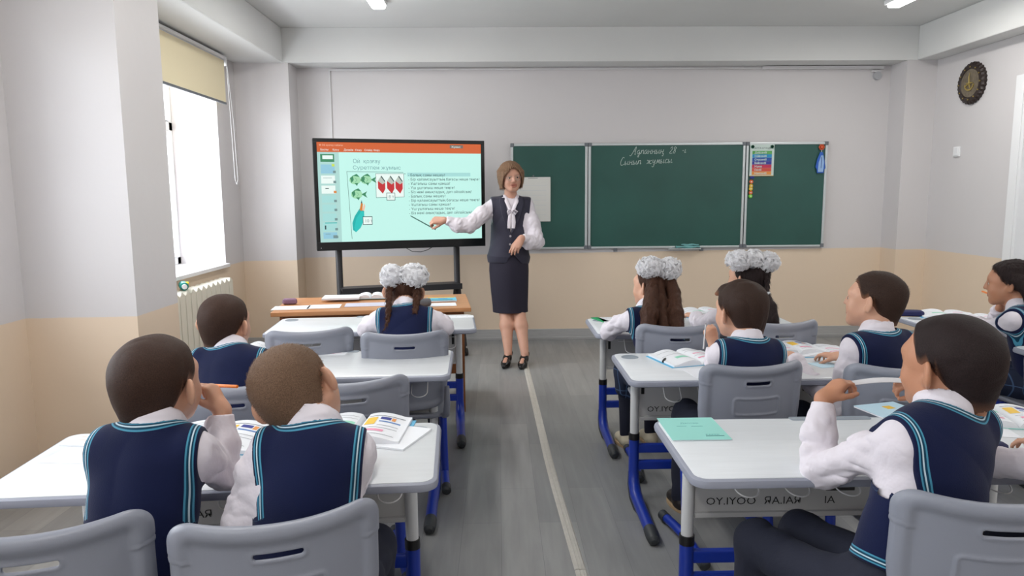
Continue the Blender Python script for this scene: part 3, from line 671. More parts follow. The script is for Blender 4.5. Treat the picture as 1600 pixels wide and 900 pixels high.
def fish(u, v, s=1):
    e = [(u+.034*s*math.cos(a), v+.044*s*math.sin(a)) for a in np.linspace(0, 2*PI, 22)[:-1]]
    poly(e, LG, 2); poly([(u+.028*s, v), (u+.062*s, v-.032*s), (u+.052*s, v), (u+.062*s, v+.036*s)], GN, 2.1); poly([(u-.02*s, v-.038*s), (u+.01*s, v-.062*s), (u+.028*s, v-.03*s), (u, v-.04*s)], GN, 2.3)
    poly([(u-.03*s, v-.02*s), (u-.012*s, v-.04*s), (u-.008*s, v+.0*s), (u-.022*s, v+.03*s)], GN, 2.2); poly([(u-.005*s, v+.03*s), (u+.01*s, v+.06*s), (u+.018*s, v+.03*s)], GN, 2.3)
    lines([(u-.0, v-.02*s), (u+.012*s, v-.0), (u, v+.02*s)], GN, .002, 3, False)
fish(.215, .375); fish(.28, .372); fish(.222, .52)
for u in (.372, .427, .478):
    v = .43; poly([(u-.022, v-.045), (u+.006, v-.01), (u+.022, v-.03), (u+.022, v+.035), (u+.006, v+.085), (u-.022, v+.03)], RD, 3); poly([(u-.022, v-.045), (u-.004, v-.09), (u+.022, v-.03), (u+.006, v-.01)], em('page_grey', 190, 200, 190), 3.2); poly([(u-.004, v-.09), (u+.0, v-.10), (u+.022, v-.045), (u+.022, v-.03)], DG, 3.1)
for (u0, u1, v0, v1, t) in ((.40, .452, .505, .585, '8 \u0442'), (.252, .31, .745, .83, '10 \u0442')):
    flat('price_box', DG, u0, u1, v0, v1, 3.4); flat('price_box', WH, u0+.003, u1-.003, v0+.006, v1-.006, 3.8); stx(t, .036, GR, u0+.012, v1-.024, 4.2)
poly([(.205, .74), (.235, .665), (.262, .69), (.262, .76), (.24, .85), (.21, .905), (.192, .88), (.19, .81)], TL, 2.4); poly([(.215, .76), (.245, .69), (.262, .70), (.262, .77), (.238, .86), (.21, .905), (.20, .86)], em('teal2', 40, 200, 194), 2.8)
poly([(.235, .68), (.247, .59), (.256, .62), (.25, .69)], OG, 3); poly([(.25, .68), (.264, .61), (.27, .64), (.262, .69)], PB, 3.1); poly([(.244, .61), (.249, .575), (.253, .61)], DG, 3.2)
flat('text_highlight', HL, .53, .93, .300, .338, .8); stx('\u2022', .03, DG, .512, .325)
L5 = ['- \u0411\u0430\u043b\u044b\u049b \u0441\u0430\u043d\u044b \u043d\u0435\u0448\u0435\u0443?', '- \u0411\u0456\u0440 \u049b\u0430\u043b\u0430\u043c\u0441\u0430\u0443\u044b\u0442\u0442\u044b\u04a3 \u0431\u0430\u0493\u0430\u0441\u044b \u043d\u0435\u0448\u0435 \u0442\u0435\u04a3\u0433\u0435?', '- \u04b0\u0448\u0442\u0430\u0493\u044b\u0448 \u0441\u0430\u043d\u044b \u049b\u0430\u043d\u0448\u0430?', '- \u04ae\u0448 \u04b1\u0448\u0442\u0430\u0493\u044b\u0448 \u043d\u0435\u0448\u0435 \u0442\u0435\u04a3\u0433\u0435?', '- \u0411\u0456\u0437 \u043d\u0435\u043d\u0456 \u0430\u043d\u044b\u049b\u0442\u0430\u0434\u044b\u049b, \u0434\u0435\u043f \u043e\u0439\u043b\u0430\u0439\u0441\u044b\u04a3?']
for i in range(10): stx(L5[i % 5], .0312, DG, .535, .338+i*.0437, sx=.98)
w = MB(); w.tube([(.02, .01, -TH/2), (.07, .005, -TH/2-.03), (.14, .005, -TH/2-.035), (.20, .01, -TH/2-.02), (.24, .02, -TH/2)], .003, 6); w.obj('cable', 'black', tv, smooth=True)
MB().box(-TWd/2+.03, -TWd/2+.035, -.013, -.012, -TH/2+.02, -TH/2+.025).obj('led', 'tube_white', tv)
st = empty('screen_stand', ((pl[0]+pr[0])/2, 5.99, 0), ang, 'black wheeled stand with a shelf carrying the interactive screen', 'stand')
za = zt-TH/2; TVx = .0
xl, xr = -.53, .47
for x in (xl, xr):
    sp = MB().tube([(x, .10, za+.25), (x, .095, za), (x, .075, .62), (x, .02, .45), (x, -.10, .16), (x, -.125, .10), (x, -.125, .085)], .027, 10, squash=.8).obj('upright', 'black_metal', st, smooth=True)
    MB().tube([(x, .09, .62), (x, .16, .45), (x, .27, .12), (x, .27, .085)], .024, 10, squash=.8).obj('rear_leg', 'black_metal', st, smooth=True)
    for yy in (-.125, .27):
        c = MB(); c.cyl((x-.030, yy, .033), .033, .024, 16, axis='x').cyl((x+.006, yy, .033), .033, .024, 16, axis='x').box(x-.012, x+.012, yy-.02, yy+.02, .03, .09); c.obj('caster', 'black', st, bevel=.002)
MB().box(xl, xr, -.10, .13, .60, .615).box(xl, xr, -.105, -.095, .575, .625).obj('shelf', 'black_metal', st, bevel=.003)
MB().box(xl, xr, .10, .13, za+.15, za+.21).obj('mount_bar', 'black_metal', st, bevel=.003)
# ------------------------------------------------------------------ chalkboard, three leaves
YBd = YB-.035
bd = empty('chalkboard', (0, YB, 0), 0, 'wide green chalkboard of three leaves in an aluminium frame', 'chalkboard')
bz0, bz1 = .865, 1.828
def leaf(x0, x1):
    lf = MB().box(x0, x1, -.030, -.006, bz0, bz1).obj('board_leaf', 'board', bd)
    w = MB(); f = .022
    w.box(x0, x1, -.038, -.004, bz1-f, bz1).box(x0, x1, -.038, -.004, bz0, bz0+f*.8).box(x0, x0+f, -.038, -.004, bz0, bz1).box(x1-f, x1, -.038, -.004, bz0, bz1); w.obj('leaf_frame', 'alu', lf, bevel=.003)
    for x in (x0, x1):
        for z in (bz0, bz1): MB().box(max(x-.03, x0-.003), min(x+.03, x1+.003), -.042, -.002, z-(.03 if z == bz1 else .004), z+(.004 if z == bz1 else .03)).obj('corner_cap', 'corner_grey', lf, bevel=.003)
    return lf
xa = at(798, 226, y=YBd)[0]; xb = at(919, 226, y=YBd)[0]; xc = at(1166, 224, y=YBd)[0]; xd = at(1294, 222, y=YBd)[0]
leaf(xa, xb-.004); leaf(xb+.004, xc-.004); leaf(xc+.004, xd)
lt = MB().box(xb+.75, xb+1.05, -.075, -.03, bz0-.012, bz0-.004).obj('chalk_ledge', 'alu', bd, bevel=.002)
for px in (961, 1095): MB().box(at(px, 392, y=YB)[0]-.015, at(px, 392, y=YB)[0]+.015, -.03, 0, bz0-.03, bz0).obj('bracket', 'corner_grey', bd)
# handwriting in chalk, stroke by stroke (unit: x-height 1)
GL = {
 'A': (1.5, [[(-.3, -.25), (0, -.4), (.35, .3), (.95, 1.9), (1.0, 0), (1.15, .1)], [(.4, .75), (1.0, .8)]]),
 'q': (.95, [[(.6, .95), (.2, .9), (0, .4), (.3, 0), (.6, .6), (.62, 0), (.55, -.75), (.35, -.5), (.9, .3)]]),
 'p': (.95, [[(0, 0), (.1, 1), (.1, .1), (.15, .7), (.5, 1), (.65, .7), (.65, .1), (.9, .2)]]),
 'a': (.95, [[(.6, .9), (.2, .95), (0, .4), (.25, 0), (.6, .7), (.6, .1), (.9, .2)]]),
 'n': (1.0, [[(0, 1), (.05, 0)], [(.05, .5), (.3, .55), (.6, .5)], [(.62, 1), (.6, .05), (.95, .2)]]),
 'y': (1.15, [[(0, 1), (.02, .1), (.25, 0), (.4, .3), (.05, .5)], [(.7, .95), (.72, .1), (1.05, .2)]]),
 'N': (1.05, [[(0, 1), (.05, 0)], [(.05, .5), (.6, .5)], [(.62, 1), (.6, 0), (.8, 0), (.75, -.6), (.5, -.5)]]),
 'C': (1.15, [[(.7, 1.75), (.35, 1.95), (0, .9), (.2, .05), (.65, .0), (.95, .3)]]),
 'z': (1.5, [[(0, .9), (.3, .9), (.4, .4), (.1, 0)], [(.65, 1), (.6, 0)], [(1.2, .95), (.7, .5), (.95, .05), (1.3, .1)]]),
 'u': (.95, [[(0, 1), (.1, .3), (.4, .2), (.6, 1), (.5, -.6), (.2, -.8), (.1, -.6)], [(.3, -.25), (.65, -.2)]]),
 'm': (1.15, [[(-.1, 0), (.1, .1), (.3, 1), (.45, .2), (.75, 1), (.8, .1), (1.1, .2)]]),
 's': (.8, [[(.55, .85), (.2, .95), (0, .4), (.2, 0), (.65, .2)]]),
 '2': (.9, [[(0, 1.2), (.3, 1.6), (.55, 1.2), (0, .05), (.7, .05)]]), '8': (1.0, [[(.5, 1.4), (.2, 1.6), (.05, 1.2), (.5, .5), (.3, 0), (0, .3), (.5, 1.2), (.5, 1.5)]]),
 '-': (.6, [[(.0, .6), (.3, .6)]]), 'i': (.6, [[(.1, .9), (.05, .1), (.4, .2)]]), ' ': (1.3, [])}
def chalk(s, x, z, sc, rise=0):
    w = MB()
    for ch in s+' ':
        if ch == ' ' and w.v: w.obj('chalk_writing', 'chalk', bd); w = MB()
        adv, st_ = GL[ch]
        for k in st_:
            P = np.array(k, float); t = np.linspace(0, len(P)-1, len(P)*4); Q = []
            for tt in t:
                i = int(min(tt, len(P)-2)); f = tt-i; p0 = P[max(i-1, 0)]; p1 = P[i]; p2 = P[i+1]; p3 = P[min(i+2, len(P)-1)]
                Q.append(.5*((2*p1)+(-p0+p2)*f+(2*p0-5*p1+4*p2-p3)*f*f+(-p0+3*p1-3*p2+p3)*f**3))
            w.tube([(x+(q[0]+.22*q[1])*sc, -.0305, z+q[1]*sc) for q in Q], .0021, 4, squash=.3, up=(0, 1, 0))
        x += adv*sc; z += rise*sc
p = at(986, 241, y=YBd); chalk('AqpannyN 28 -i', p[0], p[2], .036, .02)
p = at(969, 258, y=YBd); chalk('Cynyp zumysy', p[0], p[2], .036, .045)
# ledge cloth
p = at(1077, 385, y=YBd)
o = empty('board_cloth', (p[0]-.02, YB-.055, bz0-.004), 0, 'folded teal cloth on the ledge under the chalkboard', 'cloth')
w = MB(); rings = []
for u in np.linspace(-1, 1, 15): rings.append([(u*.11, .02*math.cos(a)+.003*math.sin(9*u), .014+.014*math.sin(a)*(1-.4*u*u)+.004*math.sin(5*u+a)) for a in np.linspace(0, 2*PI, 12)[:-1]])
w.loft(rings).obj('fold', fc('teal_cloth', 120, 178, 180, .9, bump=.3, bscale=200), o, smooth=True)
w = MB(); rings = []
for u in np.linspace(-1, 1, 11): rings.append([(.02+u*.08, .016*math.cos(a), .034+.009*math.sin(a)*(1-.5*u*u)+.003*math.sin(6*u)) for a in np.linspace(0, 2*PI, 12)[:-1]])
w.loft(rings).obj('fold', 'teal_cloth', o, smooth=True)
# sheet on the left leaf
p0 = at(812, 277, y=YBd); p1 = at(855, 346, y=YBd)
o = empty('paper_sheet', ((p0[0]+p1[0])/2, YBd-.004, (p0[2]+p1[2])/2), 0, 'white paper sheet hung on the left leaf of the chalkboard', 'paper')
hw, hh = (p1[0]-p0[0])/2+.03, (p0[2]-p1[2])/2
MB().box(-hw, hw, -.002, 0, -hh, hh).obj('sheet', 'paper_warm', o); MB().box(-.05, .04, -.003, -.002, hh-.012, hh-.008).obj('printed_line', 'corner_grey', o)
for i in range(7): MB().box(-hw+.03, hw-.04, -.0026, -.002, -hh+.06+i*.045, -hh+.0615+i*.045).obj('printed_line', fc('pale_line', 196, 206, 214), o)
MB().cyl((.0, -.009, hh+.012), .008, .008, 12, axis='y').obj('magnet', 'corner_grey', o)
# weekday poster
p0 = at(1172, 226, y=YBd); p1 = at(1208, 275, y=YBd); w_, h_ = p1[0]-p0[0], p0[2]-p1[2]
o = empty('weekday_poster', (p0[0], YBd-.004, p1[2]), 0, 'weekday poster with seven coloured bands at the top of the right leaf', 'poster')
MB().box(0, w_, -.002, 0, 0, h_).obj('sheet', fc('poster_white', 205, 222, 216), o); MB().box(0, w_, -.0026, -.002, 0, .006).obj('lower_edge', fc('poster_ochre', 210, 180, 120), o)
days = [('\u0414\u04af\u0439\u0441\u0435\u043d\u0431\u0456', (92, 168, 88)), ('\u0421\u0435\u0439\u0441\u0435\u043d\u0431\u0456', (40, 150, 200)), ('\u0421\u04d9\u0440\u0441\u0435\u043d\u0431\u0456', (36, 84, 168)), ('\u0411\u0435\u0439\u0441\u0435\u043d\u0431\u0456', (60, 64, 158)), ('\u0416\u04b1\u043c\u0430', (196, 50, 84)), ('\u0421\u0435\u043d\u0431\u0456', (214, 84, 66)), ('\u0416\u0435\u043a\u0441\u0435\u043d\u0431\u0456', (228, 150, 70))]
bh = (h_*.80-.01)/7
for i, (t, c) in enumerate(days):
    z1 = h_*.80-i*bh; MB().box(w_*.10, w_*.90, -.004, -.002, z1-bh+.0015, z1).obj('day_band', fc('day_%s' % ['green', 'sky', 'blue', 'indigo', 'crimson', 'red', 'amber'][i], *c), o)
    text('day_name', t, bh*.80, 'poster_white', o, (w_*.19, -.0045, z1-bh*.78), (PI/2, 0, 0), bold=.0008)
text('poster_title', '\u0410\u041f\u0422\u0410 \u041a\u04ae\u041d\u0414\u0415\u0420\u0406', h_*.085, fc('poster_ink', 60, 90, 90), o, (w_*.17, -.003, h_*.855), (PI/2, 0, 0))
for x in (.10, .90):
    w = MB()
    for k in range(5): a = k*2*PI/5; w.cyl((w_*x+.008*math.cos(a), -.008, h_*.93+.008*math.sin(a)), .009, .006, 8, axis='y')
    w.obj('corner_leaf', fc('leaf_green', 20, 96, 74), o)
# round number magnets
base = at(1173, 282, y=YBd)
for i, (py, c, n) in enumerate(((284, (232, 112, 60), 'orange'), (290.5, (226, 188, 60), 'yellow'), (295, (236, 200, 40), 'yellow'), (301, (232, 112, 60), 'orange'), (306.5, (120, 210, 60), 'green'))):
    p = at(1173.5-(i*.3), py, y=YBd)
    o = empty('board_magnet', (p[0], YBd-.003, p[2]), 0, '%s round magnet, %s in the column below the weekday poster' % (n, ['topmost', 'second from the top', 'third from the top', 'fourth from the top', 'lowest'][i]), 'magnet', 'round magnets below the weekday poster')
    w = MB(); rings = []
    for (r, y) in ((.018, 0), (.018, -.005), (.013, -.010), (.006, -.009), (.004, -.006)): rings.append([(r*math.cos(a), y, r*math.sin(a)) for a in np.linspace(0, 2*PI, 17)[:-1]])
    w.loft(rings).obj('magnet_disc', fc('magnet_'+n+str(i), *c, .4), o, smooth=True); MB().cyl((0, -.0105, 0), .006, .003, 10, axis='y').obj('magnet_centre', 'paper_warm', o)
p = at(1175, 277, y=YBd); box('blue_tag', fc('navy_tag', 30, 50, 140), p[0]-.018, p[0]+.018, YBd-.006, YBd-.003, p[2]-.012, p[2]+.012, label='small dark blue tag just under the weekday poster', cat='tag')
# blue ornament hanging from an orange magnet
p = at(1283, 230, y=YBd)
o = empty('hanging_ornament', (p[0], YBd-.004, p[2]), 0, 'blue dress-shaped ornament hanging from an orange flower magnet on the right leaf', 'ornament')
w = MB()
for k in range(6): a = k*PI/3; w.cyl((.014*math.cos(a), -.012, .014*math.sin(a)), .013, .008, 10, axis='y')
w.cyl((0, -.016, 0), .012, .006, 10, axis='y'); w.obj('flower_magnet', fc('magnet_orange', 226, 92, 48, .5), o, smooth=True)
def prism(pts, y0, y1): w = MB(); return w.loft([[(x, y0, z) for x, z in pts], [(x, y1, z) for x, z in pts]])
prism([(-.012, -.045), (.012, -.045), (.032, -.12), (.044, -.19), (.030, -.205), (.028, -.235), (-.034, -.235), (-.036, -.20), (-.05, -.18), (-.036, -.11)], -.012, -.003).obj('dress', fc('ornament_blue', 44, 96, 190, .6), o, bevel=.002)
prism([(-.004, -.075), (.016, -.075), (.026, -.14), (.020, -.225), (-.028, -.225), (-.024, -.14)], -.016, -.011).obj('dress_front', fc('ornament_pale', 150, 184, 226, .6), o, bevel=.001)
MB().box(-.002, .001, -.019, -.015, -.19, -.09).obj('dress_stripe', 'navy_tag', o); MB().tube([(0, -.008, -.01), (0, -.008, -.05)], .002, 5).obj('string', 'paper', o)
# green bin under the desk by the wall
p = at(1432, 540, y=4.3)
o = empty('green_bin', (2.80, 4.38, 0), 0, 'green plastic bin behind the desk by the right wall', 'bin')
w = MB(); w.rr(.34, .26, .03, [(.03, 0), (.0, .42), (-.01, .43), (-.01, .45), (.006, .45), (.03, .03)]); w.obj('bin_body', fc('green_plastic', 40, 140, 60, .45), o, smooth=True)
for z in (.15, .28): MB().rr(.36, .28, .03, [(.016, z), (.010, z+.006), (.010, z+.014), (.016, z+.02)]).obj('rib', 'green_plastic', o, smooth=True)
# ------------------------------------------------------------------ people
def skin_mat(name, col):
    m = mat(name, col, .5, sss=.12, bump=.04, bscale=300); N, L = m.node_tree.nodes, m.node_tree.links; b = N['Principled BSDF']
    a = N.new('ShaderNodeAttribute'); a.attribute_name = 'lip'; n = N.new('ShaderNodeTexNoise'); n.inputs['Scale'].default_value = 14
    h = N.new('ShaderNodeMapRange'); h.inputs['To Min'].default_value = .9; h.inputs['To Max'].default_value = 1.08; L.new(n.outputs[0], h.inputs[0])
    hs = N.new('ShaderNodeHueSaturation'); hs.inputs['Color'].default_value = (*col, 1); L.new(h.outputs[0], hs.inputs['Value'])
    mx = N.new('ShaderNodeMix'); mx.data_type = 'RGBA'; L.new(a.outputs['Fac'], mx.inputs['Factor']); L.new(hs.outputs[0], mx.inputs['A']); mx.inputs['B'].default_value = (col[0]*.62, col[1]*.30, col[2]*.30, 1)
    L.new(mx.outputs['Result'], b.inputs['Base Color']); return m
def hair_mat(name, col, skin, rough=.55, aniso=(60, 60, 9), bump=.5):
    m = bpy.data.materials.new(name); N, L = nt(m); b = N['Principled BSDF']; b.inputs['Roughness'].default_value = rough; b.inputs['Specular IOR Level'].default_value = .18
    tc = N.new('ShaderNodeTexCoord'); mp = N.new('ShaderNodeMapping'); mp.inputs['Scale'].default_value = aniso; L.new(tc.outputs['Object'], mp.inputs[0])
    n = N.new('ShaderNodeTexNoise'); n.inputs['Scale'].default_value = 6; n.inputs['Detail'].default_value = 5; L.new(mp.outputs[0], n.inputs['Vector'])
    r = N.new('ShaderNodeMapRange'); r.inputs['From Min'].default_value = .3; r.inputs['From Max'].default_value = .7; r.inputs['To Min'].default_value = .62; r.inputs['To Max'].default_value = 1.4; L.new(n.outputs[0], r.inputs[0])
    hs = N.new('ShaderNodeHueSaturation'); hs.inputs['Color'].default_value = (*col, 1); L.new(r.outputs[0], hs.inputs['Value'])
    a = N.new('ShaderNodeAttribute'); a.attribute_name = 'fade'
    mx = N.new('ShaderNodeMix'); mx.data_type = 'RGBA'; L.new(a.outputs['Fac'], mx.inputs['Factor']); L.new(hs.outputs[0], mx.inputs['A']); mx.inputs['B'].default_value = (*[c*.75 for c in skin], 1)
    L.new(mx.outputs['Result'], b.inputs['Base Color'])
    n2 = N.new('ShaderNodeTexNoise'); n2.inputs['Scale'].default_value = 10; n2.inputs['Detail'].default_value = 4; L.new(mp.outputs[0], n2.inputs['Vector'])
    bp = N.new('ShaderNodeBump'); bp.inputs['Strength'].default_value = bump; bp.inputs['Distance'].default_value = .004; L.new(n2.outputs[0], bp.inputs['Height']); L.new(bp.outputs[0], b.inputs['Normal'])
    return m
def vest_mat():
    """navy knit with teal/white/teal stripes along armholes, neck and hem (attribute 'edge' = metres from the garment's edge)"""
    m = bpy.data.materials.new('navy_knit'); N, L = nt(m); b = N['Principled BSDF']; b.inputs['Roughness'].default_value = .85; b.inputs['Sheen Weight'].default_value = .08; b.inputs['Specular IOR Level'].default_value = .2
    a = N.new('ShaderNodeAttribute'); a.attribute_name = 'edge'; r = N.new('ShaderNodeMapRange'); r.inputs['From Max'].default_value = .05; L.new(a.outputs['Fac'], r.inputs[0])
    cr = N.new('ShaderNodeValToRGB'); cr.color_ramp.interpolation = 'CONSTANT'; navy = (*srgb(13, 22, 58), 1); teal = (*srgb(70, 140, 168), 1); wh = (*srgb(185, 205, 215), 1); dk = (*srgb(10, 60, 84), 1)
    stops = [(0, navy), (.10, teal), (.16, dk), (.22, wh), (.28, dk), (.36, teal), (.43, navy)]
    el = cr.color_ramp.elements; el[0].position = 0; el[0].color = navy; el[1].position = stops[1][0]; el[1].color = stops[1][1]
    for p, c in stops[2:]: e = el.new(p); e.color = c
    L.new(r.outputs[0], cr.inputs[0]); tc = N.new('ShaderNodeTexCoord'); n = N.new('ShaderNodeTexNoise'); n.inputs['Scale'].default_value = 7; L.new(tc.outputs['Object'], n.inputs['Vector'])
    mr = N.new('ShaderNodeMapRange'); mr.inputs['To Min'].default_value = .8; mr.inputs['To Max'].default_value = 1.25; L.new(n.outputs[0], mr.inputs[0])
    hs = N.new('ShaderNodeHueSaturation'); L.new(cr.outputs[0], hs.inputs['Color']); L.new(mr.outputs[0], hs.inputs['Value']); L.new(hs.outputs[0], b.inputs['Base Color'])
    w = N.new('ShaderNodeTexNoise'); w.inputs['Scale'].default_value = 420; L.new(tc.outputs['Object'], w.inputs['Vector']); bp = N.new('ShaderNodeBump'); bp.inputs['Strength'].default_value = .25; bp.inputs['Distance'].default_value = .003
    L.new(w.outputs[0], bp.inputs['Height']); L.new(bp.outputs[0], b.inputs['Normal']); return m
def plaid_mat():
    m = bpy.data.materials.new('navy_plaid'); N, L = nt(m); b = N['Principled BSDF']; b.inputs['Roughness'].default_value = .85
    tc = N.new('ShaderNodeTexCoord'); s = N.new('ShaderNodeSeparateXYZ'); L.new(tc.outputs['Object'], s.inputs[0]); out = None
    for k, (i, sc) in enumerate(((0, 9), (2, 9), (1, 9))):
        mu = N.new('ShaderNodeMath'); mu.operation = 'MULTIPLY'; mu.inputs[1].default_value = sc; L.new(s.outputs[i], mu.inputs[0])
        fr = N.new('ShaderNodeMath'); fr.operation = 'FRACT'; L.new(mu.outputs[0], fr.inputs[0]); lt = N.new('ShaderNodeMath'); lt.operation = 'LESS_THAN'; lt.inputs[1].default_value = .04; L.new(fr.outputs[0], lt.inputs[0])
        if out is None: out = lt.outputs[0]
        else: ad = N.new('ShaderNodeMath'); ad.operation = 'MAXIMUM'; L.new(out, ad.inputs[0]); L.new(lt.outputs[0], ad.inputs[1]); out = ad.outputs[0]
    mx = N.new('ShaderNodeMix'); mx.data_type = 'RGBA'; L.new(out, mx.inputs['Factor']); mx.inputs['A'].default_value = (*srgb(20, 32, 58), 1); mx.inputs['B'].default_value = (*srgb(62, 86, 122), 1); L.new(mx.outputs['Result'], b.inputs['Base Color']); return m
M['vest'] = vest_mat(); M['plaid'] = plaid_mat()
M['shirt'] = mat('white_shirt_cotton', srgb(222, 216, 224), .8, sheen=.1, bump=.55, bscale=22)
M['trousers'] = mat('navy_trousers', srgb(26, 30, 48), .85, bump=.1, bscale=120)
M['skinA'] = skin_mat('light_skin', srgb(206, 158, 132)); M['skinB'] = skin_mat('tan_skin', srgb(186, 132, 102)); M['skinT'] = skin_mat('teacher_skin', srgb(200, 152, 130))
SK = {'skinA': srgb(206, 158, 132), 'skinB': srgb(186, 132, 102), 'skinT': srgb(200, 152, 130)}
M['eye_white'] = mat('eye_white', srgb(225, 220, 215), .2); M['iris'] = mat('dark_iris', srgb(30, 20, 16), .15)
M['hair_dark'] = hair_mat('dark_brown_hair', srgb(54, 38, 31), SK['skinB'], aniso=(90, 90, 40)); M['hair_black'] = hair_mat('black_hair', srgb(40, 30, 30), SK['skinB'], aniso=(80, 80, 40))
M['hair_brown'] = hair_mat('brown_crew_hair', srgb(60, 42, 34), SK['skinA'], aniso=(90, 90, 60)); M['hair_fair'] = hair_mat('fair_brown_crew_hair', srgb(112, 88, 70), SK['skinA'], aniso=(90, 90, 60))
M['hair_long'] = hair_mat('long_dark_hair', srgb(74, 48, 36), SK['skinA'], rough=.42, aniso=(70, 70, 4), bump=.8)
M['hair_bob'] = hair_mat('light_brown_bob', srgb(132, 104, 82), SK['skinT'], rough=.5, aniso=(50, 50, 6), bump=.7)
M['shoe_dark'] = mat('dark_shoe', srgb(34, 28, 28), .5); M['shoe_sole'] = mat('tan_sole', srgb(176, 150, 118), .6); M['shoe_pale'] = mat('pale_shoe', srgb(200, 192, 170), .6)
M['bow'] = mat('white_bow_tulle', srgb(252, 252, 254), .9)
_N, _L = M['bow'].node_tree.nodes, M['bow'].node_tree.links; _t = _N.new('ShaderNodeBsdfTranslucent'); _t.inputs[0].default_value = (.97, .97, .98, 1); _m = _N.new('ShaderNodeMixShader'); _m.inputs[0].default_value = .68
_L.new(_N['Principled BSDF'].outputs[0], _m.inputs[1]); _L.new(_t.outputs[0], _m.inputs[2]); _L.new(_m.outputs[0], _N['Material Output'].inputs[0])
V3 = lambda *a: np.array(a, float)
def ik(S_, W_, l1, l2, pole):
    d = W_-S_; L = np.linalg.norm(d); 
    if L > (l1+l2)*.998: W_ = S_+d/L*(l1+l2)*.998; L = (l1+l2)*.998; d = W_-S_
    if L < abs(l1-l2)+.02: L = abs(l1-l2)+.02
    a = (l1*l1-l2*l2+L*L)/(2*L); h = math.sqrt(max(l1*l1-a*a, 0)); e = unit(d); p = unit(np.asarray(pole, float)-np.dot(pole, e)*e); return S_+e*a+p*h, W_
# finger curls (degrees at the three joints) index..little, thumb (spread, curl)
HAND = {
 'relax': dict(c=[(18, 25, 18), (22, 30, 20), (26, 34, 22), (30, 38, 24)], t=(38, 15, 15)),
 'flat':  dict(c=[(5, 8, 5), (4, 8, 5), (5, 8, 5), (8, 10, 6)], t=(40, 8, 8)),
 'fist':  dict(c=[(60, 85, 50), (66, 90, 55), (70, 92, 55), (72, 92, 55)], t=(30, 35, 35)),
 'pinch': dict(c=[(42, 52, 30), (50, 58, 34), (56, 62, 36), (60, 66, 38)], t=(30, 28, 30)),
 'pen':   dict(c=[(48, 40, 25), (58, 50, 30), (66, 66, 38), (70, 72, 40)], t=(34, 26, 26)),
 'droop': dict(c=[(10, 14, 10), (14, 18, 12), (18, 22, 14), (22, 26, 16)], t=(26, 14, 12)),
}
def hand(sd, wrist, fwd, back, side, pose, s=1.0):
    """fwd: along the hand, back: normal of the back of the hand, side +1 = right hand (thumb on the local -x side when palm faces down)"""
    y = unit(fwd); z = unit(np.asarray(back, float)-np.dot(back, y)*y); x = np.cross(y, z)*side     # x points to the little finger
    H = HAND[pose] if isinstance(pose, str) else pose
    P = lambda a, b, c: wrist+s*(a*x+b*y+c*z)
    kn = [(-.0215, .072, .001), (-.0070, .076, .003), (.0075, .072, .002), (.0210, .064, -.001)]
    ln = [.058, .064, .060, .047]; rad = [.0078, .0080, .0076, .0068]; tips = []
    for (kx, ky, kz) in kn:
        sd.cone(P(kx*.55, .006, 0), P(kx, ky, kz-.002), .0125*s, .0102*s, .012*s)
    sd.ell(P(0, .042, -.004), (.030*s, .040*s, .0125*s), np.array([x, y, z]), .012*s)
    for i in range(4):
        a = 0; p = P(*kn[i]); sp = (-.10, -.02, .06, .14)[i]
        for j, fr in enumerate((.46, .30, .24)):
            a += math.radians(H['c'][i][j]); d = unit(math.cos(a)*(y+sp*x*math.cos(a))-math.sin(a)*z); q = p+d*ln[i]*fr*s
            sd.cone(p, q, rad[i]*s*(1-.07*j), rad[i]*s*(1-.07*(j+1)), .0035*s); p = q
        tips.append(p)
    t0 = P(-.014, .014, -.006); sp, c1, c2 = (math.radians(v) for v in H['t'])
    d = unit(-math.sin(sp)*1.25*x+math.cos(sp)*y-.45*z); t1 = t0+d*.034*s; d2 = unit(d*math.cos(c1)+math.sin(c1)*(y*.5+x*.4-z*.35)); t2 = t1+d2*.028*s; d3 = unit(d2*math.cos(c2)+math.sin(c2)*(y*.3+x*.7-z*.2)); t3 = t2+d3*.022*s
    sd.cone(t0, t1, .0145*s, .0105*s, .010*s); sd.cone(t1, t2, .0098*s, .0088*s, .004*s); sd.cone(t2, t3, .0088*s, .0074*s, .003*s)
    return dict(x=x, y=y, z=z, tips=tips, thumb=t3, P=P)
def head_skull(sd, T, s, adult=False):
    Rr = T['R']; P = T['P']
    sd.ell(P(0, -.014, .026), V3(.073, .090, .079)*s, Rr, .02*s); sd.ell(P(0, .030, .004), V3(.064, .056, .070)*s, Rr, .03*s)
